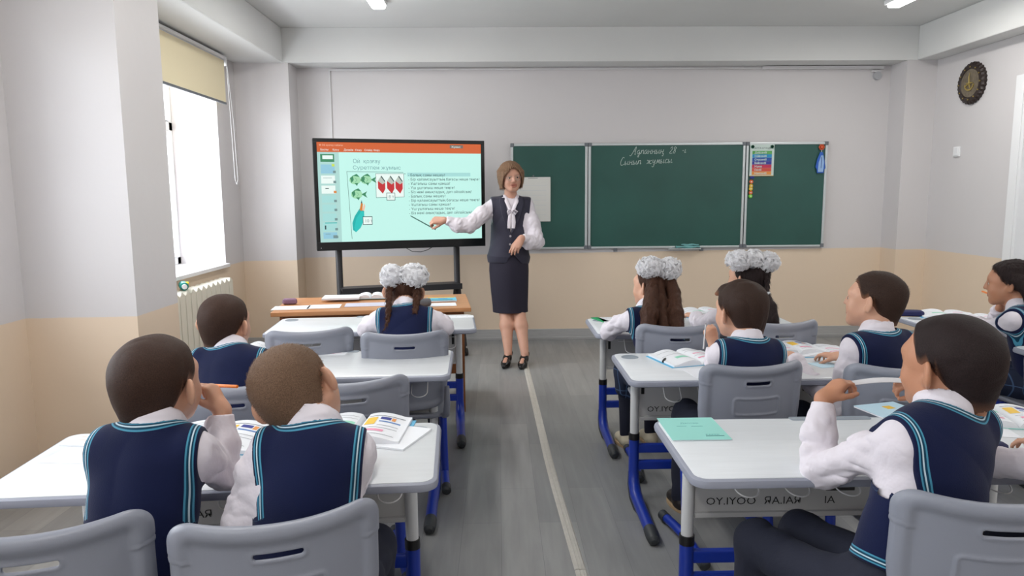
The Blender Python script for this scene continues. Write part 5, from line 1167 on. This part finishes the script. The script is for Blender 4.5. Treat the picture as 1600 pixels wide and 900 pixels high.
G_ = KID(label='dark-haired boy resting his chin on his hand at the middle right desk', h=.0040, seed=17, hairmat='hair_dark', hair='short', head=hp(1157, 487, 2.68), hrot=(-24, 0, -4), neck=hp(1168, 536, 2.60), pel=(.93, 2.62, .44), yaw=-12, wide=W_, sw=.108, sroll=3,
    armL=dict(w=hp(1115, 537, 2.80), e=hp(1118, 583, 2.78), hf=V3(-.28, .0, 1), hb=V3(.1, -1, .1), pose='fist'),
    armR=dict(w=(1.08, 2.92, .69), e=hp(1222, 600, 2.70), hf=(-.8, 1, 0), hb=(0, 0, 1), pose='relax'))
H_ = KID(label='brown-haired boy in left profile at the right end of the middle right desk', h=.0042, seed=18, hairmat='hair_dark', head=hp(1366, 471, 2.66), hrot=(-44, 4, 2), neck=hp(1372, 522, 2.60), pel=(1.43, 2.60, .44), yaw=-16, wide=W_, sw=.112,
    armL=dict(w=(1.22, 2.90, .69), e=hp(1308, 640, 2.60), hf=(.2, 1, 0), hb=(0, 0, 1), pose='relax'))
I_ = KID(label='black-haired boy at the nearest right desk holding a folded paper in front of his mouth', h=.0036, seed=19, skin='skinB', hairmat='hair_black', head=hp(1484, 572, 1.62), hrot=(-24, 0, -3), neck=hp(1474, 646, 1.57), pel=(.88, 1.49, .45), yaw=-22, wide=.95, sw=.112, s=1.04, hd=1.07, hem=-.075, ahr=.115,
    armL=dict(w=hp(1287, 622, 1.80), e=hp(1278, 736, 1.74), hf=V3(.72, .12, .62), hb=V3(-.6, -.2, .8), pose='pinch'),
    armR=dict(w=hp(1446, 600, 1.86), e=hp(1490, 700, 1.84), hf=V3(-1, .0, .12), hb=V3(.1, -.5, .9), pose='pinch'))
J_ = KID(label='pupil at the right picture edge, only a white sleeve resting on the desk', h=.006, seed=20, hairmat='hair_dark', head=(1.47, 1.60, .92), hrot=(-20, 0, 0), neck=(1.46, 1.53, .79), pel=(1.50, 1.48, .44), yaw=-10, wide=W_, sw=.108,
    armL=dict(w=(1.155, 1.76, .70), e=(1.30, 1.62, .71), hf=(-.9, .5, -.05), hb=(0, 0, 1), pose='relax'))
K_ = KID(label='girl in plaid skirt in left profile at the right edge, hand at her chin', h=.0042, seed=21, skin='skinB', hairmat='hair_black', hair='girl', part=False, head=hp(1578, 443, 3.42), hrot=(-48, -4, 0), neck=hp(1597, 483, 3.34), pel=(2.60, 3.29, .44), yaw=-34, wide=.92, sw=.11, ahr=.118, lower='skirt',
    armL=dict(w=hp(1512, 500, 3.66), e=hp(1552, 513, 3.42), hf=(-.4, 1, 0), hb=(0, 0, 1), pose='relax'),
    armR=dict(w=hp(1563, 480, 3.52), e=hp(1554, 508, 3.66), hf=(.1, -.3, 1), hb=(-.5, .8, 0), pose='fist'),
    tails=[dict(kind='tail', pts=[hp(1590, 440, 3.34), hp(1604, 450, 3.30), hp(1608, 470, 3.28)], r=[.04, .03, .02])])
for r_ in (A_, B_, C_, D_, E_, F_, G_, H_, I_, K_): r_[0]['group'] = G1
# ---- teacher
M['skirt_suit'] = mat('skirt_wool', srgb(32, 28, 46), .8, bump=.08, bscale=400); M['suit'] = mat('dark_navy_suit', srgb(38, 37, 56), .75, bump=.08, bscale=400, sheen=.15); M['blouse'] = mat('white_satin_blouse', srgb(224, 218, 226), .5, bump=.06, bscale=40)
YT = 5.86
def vcut(VS, T, N_, fw, side, up, sp, s):
    zV = at(790, 364, y=YT)[2]; c = sp(.6)
    def f(p):      # V opening in front, narrow at the button
        q = p-c; front = q@fw; x = np.abs(q@side-.003); z = p[:, 2]; half = .058*np.clip((z-zV)/(N_[2]-.02-zV), 0, 1.3)
        return np.maximum(np.maximum(x-half, zV-z), -front+.02)
    VS._a(f, c, .5, .003, 's')
    z0 = N_[2]-.56
    def g(p):      # cutaway fronts below the last button
        q = p-c; front = q@fw; x = np.abs(q@side+.012); z = p[:, 2]; zz = zV-.155
        return np.maximum(np.maximum(x-.75*(zz-z), -front+.02), z-zz)
    VS._a(g, c, .5, .003, 's')
t_ = KID(label='teacher in dark navy waistcoat and pencil skirt pointing at the screen', h=.0046, seed=30, adult=True, skin='skinT', hairmat='hair_bob', hair='bob', s=1.17, hd=.93, head=hp(798, 277, YT-.02), hrot=(166, -6, 3), mouth=.006,
    neck=hp(798, 311, YT+.03), pel=hp(795, 395, YT), yaw=176, wide=.98, sw=.118, slump=-.01, sleeve=1.32, shirtmat='blouse', vestmat='suit', collar=False, vneck=True, vcut=vcut, hemstripe=False, hem=.085, lower='none',
    legs=[(hp(807, 410, YT), hp(811, 487, YT-.02), V3(*at(820, 552, z=.10))), (hp(785, 410, YT), hp(790, 487, YT-.02), V3(*at(794, 551, z=.10)))], toe=(-.25, -1, 0),
    armR=dict(w=hp(694, 344, 5.66), e=hp(733, 352, 5.72), hf=V3(-1, -.05, .0), hb=V3(.1, -.75, .65), pose='pinch'),
    armL=dict(w=hp(815, 372, 5.66), e=hp(838, 378, 5.80), hf=V3(-.55, -.2, -.85), hb=V3(-.25, -.9, .35), pose='droop'))
T_ = t_[0]; Torg = V3(*T_.location)
def tp(mb, name, m, **k): o = mb.obj(name, m, T_, **k); o.location = tuple(-Torg); return o
Tp = t_[1]['P']
# pencil skirt
P0 = hp(795, 395, YT); w = MB(); rings = []
for z, hx, hy, cx in ((P0[2]+.03, .150, .105, 0), (P0[2]-.05, .160, .122, 0), (.75, .163, .125, 0), (.58, .155, .112, .004), (.46, .147, .105, .008), (.405, .146, .104, .010), (.403, .140, .098, .010)):
    rings.append([(P0[0]+cx+hx*math.cos(a), P0[1]+hy*math.sin(a)+.003*math.sin(5*a), z) for a in np.linspace(0, 2*PI, 41)[:-1]])
tp(w.loft(rings), 'skirt', 'skirt_suit', smooth=True)
# lapels, button, neck bow, glasses
zV = at(790, 364, y=YT)[2]; fwT = t_[4]['fw']; sdT = t_[4]['side']
def front(x, z, off=0.0):     # point on the waistcoat front
    c = P0+(hp(798, 311, YT+.03)-P0)*np.clip((z-P0[2])/(.44), 0, 1); d = math.sqrt(max(1-(x/.165)**2, 0)); dep = np.interp(z, [.85, 1.05, 1.18, 1.28, 1.36], [.118, .112, .112, .098, .055])
    p = c+sdT*x+fwT*(dep*d+.006+off); p[2] = z; return p
for e in (-1, 1):
    nv = 9; w = MB(); rows = []
    for i in range(nv):
        t = i/(nv-1); z = zV+t*(1.345-zV); xi = .056*t; wd = .006+.042*math.sin(min(t*1.25, 1)*PI*.62)*(1 if t < .78 else max(0, 1-(t-.78)*2.6)+.35)
        rows.append([front(e*(xi+wd*u), z, .010*math.sin(u*PI*.5)+.006) for u in (0, .35, .7, 1)]+[front(e*(xi+wd*u), z, .002) for u in (1, .5, 0)])
    tp(w.loft([[tuple(q) for q in r] for r in rows]), 'lapel', 'suit', smooth=True)
for z in (zV-.02, zV-.085): c = front(.003, z, .006); w = MB(); w.cyl((c[0], c[1]-.004, c[2]), .009, .006, 14, axis='y'); tp(w, 'button', fc('pearl_button', 170, 165, 170, .3))
w = MB()
for e in (-1, 1):
    kn = front(.002+.0*e, 1.235, .022)
    w.tube([kn, front(e*.018, 1.25, .030), front(e*.040+(-.006), 1.232, .026), front(e*.030, 1.215, .026), kn], [.008, .015, .013, .012, .007], 10, squash=.5)
    w.tube([kn, front(e*.012, 1.20, .020), front(e*.016-.002, 1.15, .014), front(e*.018, 1.10, .012)], [.008, .015, .017, .014], 10, squash=.35)
    w.tube([front(e*.05, 1.365, -.03), front(e*.038, 1.31, .010), front(e*.016, 1.26, .016), kn], [.016, .017, .014, .008], 10, squash=.4)
w.tube([front(-.006, 1.235, .03), front(.006, 1.235, .03)], .013, 10); tp(w, 'neck_bow', 'blouse', smooth=True)
w = MB(); Rt = t_[1]['R']
for e in (-1, 1):
    ring = [Tp(e*.031+.021*math.cos(a), .0925-.004*abs(math.cos(a)), .001+.0165*math.sin(a)) for a in np.linspace(0, 2*PI, 21)]
    w.tube(ring, .0013, 6, cap=False); w.tube([Tp(e*.052, .090, .006), Tp(e*.076, .05, .008), Tp(e*.080, -.005, .008)], .0013, 6)
w.tube([Tp(-.010, .094, .004), Tp(.010, .094, .004)], .0013, 6); tp(w, 'glasses_frame', fc('glasses_metal', 190, 180, 170, .3, metal=.7), smooth=True)
w = MB()
for e in (-1, 1): w.add([tuple(Tp(e*.031+.020*math.cos(a), .092-.004*abs(math.cos(a)), .001+.016*math.sin(a))) for a in np.linspace(0, 2*PI, 21)[:-1]], [tuple(range(20))])
tp(w, 'lens', mat('lens_glass', (1, 1, 1), .05, alpha=.04))
# court shoes with block heels
for hp_, kn, an in t_[4]['legs']:
    f3 = unit(V3(-.25, -1, 0)); X = SDF(); b = V3(an[0], an[1], 0)
    X.chain([b-f3*.035+V3(0, 0, .088), b+f3*.03+V3(0, 0, .060), b+f3*.095+V3(0, 0, .028), b+f3*.150+V3(0, 0, .020)], [.030, .032, .034, .018], .02); X.cone(b-f3*.04+V3(0, 0, .085), b-f3*.03+V3(0, 0, .0), .022, .016, .015)
    X.plane(V3(0, 0, .002), (0, 0, -1), .002); X.ell(b+f3*.015+V3(0, 0, .125), V3(.036, .07, .045), np.array([np.cross(f3, (0, 0, 1)), f3, V3(0, 0, 1)]), .006, 's')
    so = sdf_obj('shoe', X, .004, fc('black_leather', 20, 18, 20, .25), T_); so.location = tuple(-Torg)
# pointer in her hand
hR = t_[2][1] if t_[3][1][0] == 1 else t_[2][0]
tipp = hp(641, 337, 5.70); gr = (V3(*hR['tips'][0])+V3(*hR['thumb']))/2
o = empty('pointer_pen', gr, 0, 'thin dark pen the teacher points at the screen with', 'pen'); d = unit(tipp-gr)
MB().tube([-d*.03, d*.01, np.linalg.norm(tipp-gr)*d*.93, np.linalg.norm(tipp-gr)*d], [.004, .0045, .0042, .0015], 8).obj('pen_body', fc('pen_green', 40, 90, 80, .35), o, smooth=True)
# orange pencil of boy A, paper of boy I, pen of boy G, pencil of girl K
def stick(name, a, b, r, m, label, cat, tip=None):
    a = V3(*a); b = V3(*b); o = empty(name, a, 0, label, cat); d = b-a; n = np.linalg.norm(d); d = d/n
    MB().tube([(0, 0, 0), d*n*.90, d*n*.96], [r, r, r*.75], 6).obj('barrel', m, o); MB().tube([d*n*.955, d*n], [r*.72, r*.15], 6).obj('tip', tip or 'black', o); return o
stick('pencil', hp(371, 604, 1.74), hp(305, 601, 1.80), .0042, fc('orange_pencil', 240, 130, 20, .35), 'orange pencil held by the boy in the nearest left row', 'pencil')
stick('pencil', hp(1545, 459, 3.50), hp(1534, 455, 3.62), .005, fc('orange_pencil', 240, 130, 20, .35), 'orange pencil end at the mouth of the girl at the right edge', 'pencil')
stick('white_pen', hp(1099, 545, 2.79), hp(1103, 505, 2.80), .003, 'tube_white', 'thin white pen upright in the hand of the boy resting his chin', 'pen')
a, b = hp(1302, 602, 1.82), hp(1424, 597, 1.86); o = empty('folded_paper', a, 0, 'white folded paper strip held before the mouth of the nearest right boy', 'paper')
w = MB(); rows = []
for i in range(9):
    t = i/8; p = (b-a)*t+V3(0, 0, .012*math.sin(t*PI)*t); rows.append([tuple(p+V3(-.01, -.012, .0)), tuple(p+V3(0, .0, .004+.006*math.sin(t*PI))), tuple(p+V3(.01, .030, .0)), tuple(p+V3(.01, .030, -.0012)), tuple(p+V3(0, 0, .0025+.006*math.sin(t*PI))), tuple(p+V3(-.01, -.012, -.0015))])
w.loft(rows).obj('sheet', 'paper', o, smooth=True)
# ------------------------------------------------------------------ books, papers and small things on the desks
ZD = DZT+.0016
INKB = fc('ink_blue', 90, 130, 190); INKP = fc('ink_pink', 226, 150, 176); INKY = fc('ink_yellow', 232, 190, 70); INKG = fc('ink_grey', 120, 124, 134); INKM = fc('ink_mint', 150, 214, 190); INKO = fc('ink_orange', 226, 150, 80); INKN = fc('ink_navy', 50, 60, 140)
def open_book(px, py, rz, label, W=.165, H=.225, t=.010, cover='skyblue', prints=(), z=None, bulge=.016, tl=1.0):
    c = at(px, py, z=(z or ZD)); o = empty('open_book', (c[0], c[1], (z or ZD)), rz, label, 'book')
    MB().box(-W-.004, W+.004, -H/2-.003, H/2+.003, 0, .0022).obj('cover', cover, o, bevel=.0008)
    def hh(u, sgn): k = tl if sgn < 0 else 1; return .0024+t*k*(1-.25*u)+bulge*k*math.sin(min(u*1.15, 1)*PI)**.8*(1-u*.55)*(1 if u > 0 else 0)*(.25 if False else 1)
    for sgn in (-1, 1):
        w = MB(); rows = []; n = 12
        for i in range(n+1):
            u = i/n; x = sgn*(u*W*(1-.05*bulge/.016)); h_ = hh(u, sgn) if u > 0 else .004
            rows.append([(x, -H/2, .0022), (x, H/2, .0022), (x, H/2, h_), (x, -H/2, h_)])
        w.loft(rows); w.obj('page_block', 'paper', o, smooth=True)
    for (sgn, u0, u1, v0, v1, m) in prints:
        w = MB(); n = 5; vs = []; fs = []
        for i in range(n+1):
            u = u0+(u1-u0)*i/n
            for v in (v0, v1): vs.append((sgn*u*W*(1-.05*bulge/.016), -H/2+v*H, hh(u, sgn)+.0007))
        w.add(vs, [(2*i, 2*i+1, 2*i+3, 2*i+2) for i in range(n)]); w.obj('print', m, o)
    return o
PR = [(1, .12, .9, .84, .86, INKG), (1, .12, .34, .48, .78, INKY), (1, .40, .85, .60, .64, INKB), (1, .40, .62, .70, .80, INKN), (1, .64, .72, .68, .80, INKO), (1, .40, .85, .46, .47, INKG), (1, .15, .85, .36, .37, INKG), (1, .2, .6, .22, .30, INKP), (1, .15, .85, .12, .13, INKG),
      (-1, .1, .85, .84, .85, INKG), (-1, .1, .85, .74, .75, INKG), (-1, .1, .5, .5, .62, INKM), (-1, .1, .85, .38, .39, INKG), (-1, .1, .85, .28, .29, INKG), (-1, .2, .7, .14, .20, INKP)]
PR2 = [(1, .1, .85, .84, .85, INKG), (1, .1, .85, .74, .75, INKG), (1, .2, .8, .5, .56, INKP), (1, .1, .85, .38, .39, INKG), (1, .1, .6, .2, .26, INKP), (-1, .1, .85, .82, .83, INKG), (-1, .1, .85, .6, .61, INKG), (-1, .1, .6, .3, .42, INKM)]
open_book(334, 688, -.10, 'open textbook between the two boys at the nearest left desk', prints=PR, t=.014)
open_book(560, 676, -.06, 'open textbook in front of the fair-haired boy', prints=PR, t=.014, bulge=.018, W=.155)
open_book(404, 556, -.12, 'open textbook in front of the boy at the middle left desk', prints=PR2, W=.14, bulge=.022, tl=1.6)
open_book(1075, 562, .28, 'open textbook under the arm of the boy resting his chin', prints=PR2, W=.14, bulge=.018)
open_book(1232, 549, .10, 'thick open textbook right of the boy resting his chin', prints=PR, t=.018, W=.15, H=.2)
open_book(1282, 550, .05, 'thinner open workbook in front of the boy in left profile', prints=PR2, t=.006, W=.13, bulge=.010, H=.2)
open_book(1100, 491, .1, 'open textbook between the two girls at the front right desk', prints=PR2, t=.014, W=.14)
open_book(1480, 494, -.35, 'open textbook on the desk by the right wall', prints=PR2, t=.010, W=.15)
open_book(1530, 500, -.25, 'blue-covered book lying open before the girl at the right edge', prints=PR2, t=.008, W=.13, z=ZD)
open_book(1568, 655, -.22, 'open textbook with a picture beside the black-haired boy', prints=PR, t=.010, W=.14, H=.20, cover='mint')
def sheet(name, px, py, w_, d_, rz, label, cat='paper', m='paper', z=None, th=.0012, lines_=0, lm=None, cover=None):
    c = at(px, py, z=(z or ZD)); o = empty(name, (c[0], c[1], z or ZD), rz, label, cat)
    MB().box(-w_/2, w_/2, -d_/2, d_/2, 0, th).obj('sheet' if th < .003 else 'page_block', m, o, bevel=.0004 if th > .002 else 0)
    if cover: MB().box(-w_/2-.001, w_/2+.001, -d_/2-.001, d_/2+.001, th, th+.0012).obj('cover', cover, o)
    for i in range(lines_): yy = d_/2-.02-i*(d_-.04)/max(lines_, 1); MB().box(-w_/2+.02, w_/2-.02-.03*(i % 3), yy-.0012, yy, th, th+.0004).obj('print', lm or INKG, o)
    return o
sheet('paper_sheet', 128, 712, .17, .12, -.1, 'blank white sheet at the left end of the nearest left desk')
o = sheet('workbook', 146, 690, .15, .09, -.15, 'workbook with a picture of a boy left of the dark-haired boy', 'book', th=.004, lines_=2, lm=INKO); MB().cyl((.02, .012, .004), .012, .0006, 14).obj('print', INKO, o); MB().box(-.02, .012, 0, .03, .004, .0046).obj('print', INKN, o)
sheet('exercise_book', 618, 684, .15, .19, -.35, 'white exercise book sticking out right of the fair-haired boy\'s textbook', 'notebook', th=.006, z=ZD)
o = sheet('worksheet', 500, 553, .24, .06, -.02, 'printed sheet lying flat behind the fair-haired boy\'s head', lines_=2, lm=INKP, th=.0008); MB().cyl((.04, .008, .0008), .014, .0006, 14).obj('print', INKG, o)
sheet('paper_sheet', 719, 495, .16, .08, .05, 'white sheet at the right corner of the front left desk')
# mint notebook
c = at(1084, 671, z=ZD); o = empty('mint_notebook', (c[0]-.003, c[1], ZD), -.0, 'mint green notebook on the corner of the nearest right desk', 'notebook')
MB().box(-.086, .090, -.101, .101, 0, .003).obj('page_block', 'paper', o); MB().box(-.088, .088, -.103, .103, .003, .0042).obj('cover', 'mint', o, bevel=.0005)
TI = fc('teal_ink', 70, 150, 150)
text('cover_print', '\u0414\u04d9\u043f\u0442\u0435\u0440', .016, TI, o, (-.028, .042, .0044)); MB().box(-.045, -.015, .018, .020, .0042, .0046).obj('cover_print', TI, o); MB().box(.0, .035, .016, .018, .0042, .0046).obj('cover_print', TI, o)
text('cover_print', 'PAPER', .015, TI, o, (.022, -.066, .0044)); MB().box(.020, .074, -.074, -.070, .0042, .0046).obj('cover_print', fc('dark_teal_ink', 40, 110, 112), o)
# marker on R2, pencil on L1 etc.
def marker(px, py, rz, label, m, m2, z=ZD, L=.10, r=.0075):
    c = at(px, py, z=z); o = empty('marker', (c[0], c[1], z+r), rz, label, 'marker')
    MB().cyl((0, -L/2, 0), r, L*.62, 14, axis='y').obj('barrel', m, o, smooth=True); MB().cyl((0, L*.12, 0), r*1.08, L*.34, 14, axis='y', r2=r*.8).obj('cap', m2, o, smooth=True); return o
marker(1040, 564, PI-.45, 'black-capped marker lying on the middle right desk', fc('marker_grey', 150, 152, 156, .3), 'black')
o = sheet('white_card', 1107, 583, .16, .14, .15, 'loose white worksheet under the elbow of the boy resting his chin')
o = sheet('flash_card', 1112, 571, .05, .075, .1, 'small card with a yellow and blue print by the boy\'s elbow', 'card', z=ZD+.03, th=.001); o.rotation_euler = (.9, 0, .15)
MB().cyl((0, -.015, .001), .010, .0006, 12).obj('print', INKY, o); MB().box(-.006, .008, .012, .026, .001, .0016).obj('print', INKN, o)
sheet('paper_sheet', 1288, 570, .10, .09, .3, 'pale blue sheet at the right end of the middle right desk', m=fc('pale_blue_paper', 190, 220, 236))
o = sheet('green_folder', 938, 500, .045, .15, .35, 'bright green folder edge on the front right desk', 'folder', m=fc('green_cover', 20, 150, 90), th=.004); 
sheet('exercise_book', 955, 500, .12, .15, .1, 'white exercise book under the girl\'s arm at the front right desk', 'notebook', th=.004, lines_=4)
o = sheet('workbook', 1388, 642, .16, .13, .25, 'pale blue workbook left of the black-haired boy', 'book', m='paper', th=.005, cover=fc('pale_blue_paper', 190, 220, 236)); MB().box(.0, .03, .0, .03, .0062, .0068).obj('print', INKY, o)
sheet('paper_sheet', 1535, 672, .16, .12, -.2, 'white sheet under the open textbook beside the black-haired boy')
# navy pencil case by the sleeve and on C1
def case(px, py, rz, L, W, H, label, m, z=ZD, y=None):
    c = at(px, py, z=z); o = empty('pencil_case', (c[0], c[1], z), rz, label, 'pencil case')
    MB().rr(L, W, W*.4, [(.008, 0), (0, .006), (-.001, H*.5), (.002, H-.006), (.012, H)]).obj('case_body', m, o, smooth=True)
    MB().box(-L/2+.02, L/2-.02, -.003, .003, H-.001, H+.0015).obj('zipper', 'corner_grey', o); return o
NV = fc('navy_fabric', 30, 34, 84, .8, bump=.2, bscale=200)
case(1418, 493, -.2, .17, .08, .032, 'navy fabric pencil case at the left corner of the desk by the wall', NV)
o = case(1550, 718, .2, .07, .06, .05, 'small navy pouch between the nearest right boy and the white sleeve', NV)
# ---- on the teacher's table
TZ = TT+.0006
sheet('paper_sheet', 455, 481, .22, .15, .12, 'leftmost written sheet on the wooden table', z=TZ, lines_=5, lm=fc('pale_ink', 170, 176, 214))
sheet('paper_sheet', 507, 479, .20, .15, .12, 'second written sheet from the left on the wooden table', z=TZ, lines_=5, lm=fc('pale_ink', 170, 176, 214))
sheet('paper_sheet', 572, 476, .26, .15, .12, 'lilac-grey sheet in the middle of the wooden table', z=TZ, m=fc('lilac_paper', 196, 196, 214))
sheet('exercise_book', 534, 466, .24, .16, .10, 'thick white exercise book on the middle of the wooden table', 'notebook', z=TZ+.014, th=.012)
c = at(582, 463, z=TZ+.004); open_book(580, 465, .10, 'open book with teal cover on the wooden table left of the girl', W=.11, H=.15, t=.012, cover=fc('teal_cover', 20, 110, 110), z=TZ+.004, bulge=.02)
o = case(453, 475, .1, .09, .045, .036, 'mauve board sponge on the left sheet of the wooden table', fc('mauve_sponge', 136, 104, 128, .9, bump=.4, bscale=300), z=TZ+.0015); o['category'] = 'sponge'; o.name = 'board_sponge'
for ch in o.children:
    if ch.name.startswith('zipper'): bpy.data.objects.remove(ch)
    else: ch.name = 'sponge_body'
c = at(660, 472, z=TZ+.03); o = empty('grey_roll', (c[0], c[1], TZ+.026), .6, 'dark grey rolled pouch right of the girl on the wooden table', 'pouch')
MB().tube([(-.055, 0, 0), (-.05, 0, 0), (0, 0, 0), (.05, 0, 0), (.055, 0, 0)], [.016, .025, .027, .024, .014], 14).obj('roll', fc('grey_pouch', 96, 96, 100, .8, bump=.4, bscale=160), o, smooth=True)
sheet('paper_sheet', 688, 476, .20, .13, .12, 'white sheet under the blue book at the right end of the wooden table', z=TZ)
o = sheet('blue_book', 690, 469, .19, .15, .12, 'bright blue and yellow book at the right end of the wooden table', 'book', z=TZ+.002, th=.008, cover=fc('bright_blue', 96, 184, 214)); MB().box(-.09, .09, .045, .072, .0092, .0098).obj('print', INKY, o); MB().box(-.02, .04, .0, .02, .0092, .0098).obj('print', INKB, o); MB().box(-.07, .07, -.05, -.03, .0092, .0098).obj('print', fc('dark_teal_ink', 40, 110, 112), o)
print('TRIS', NT[0])
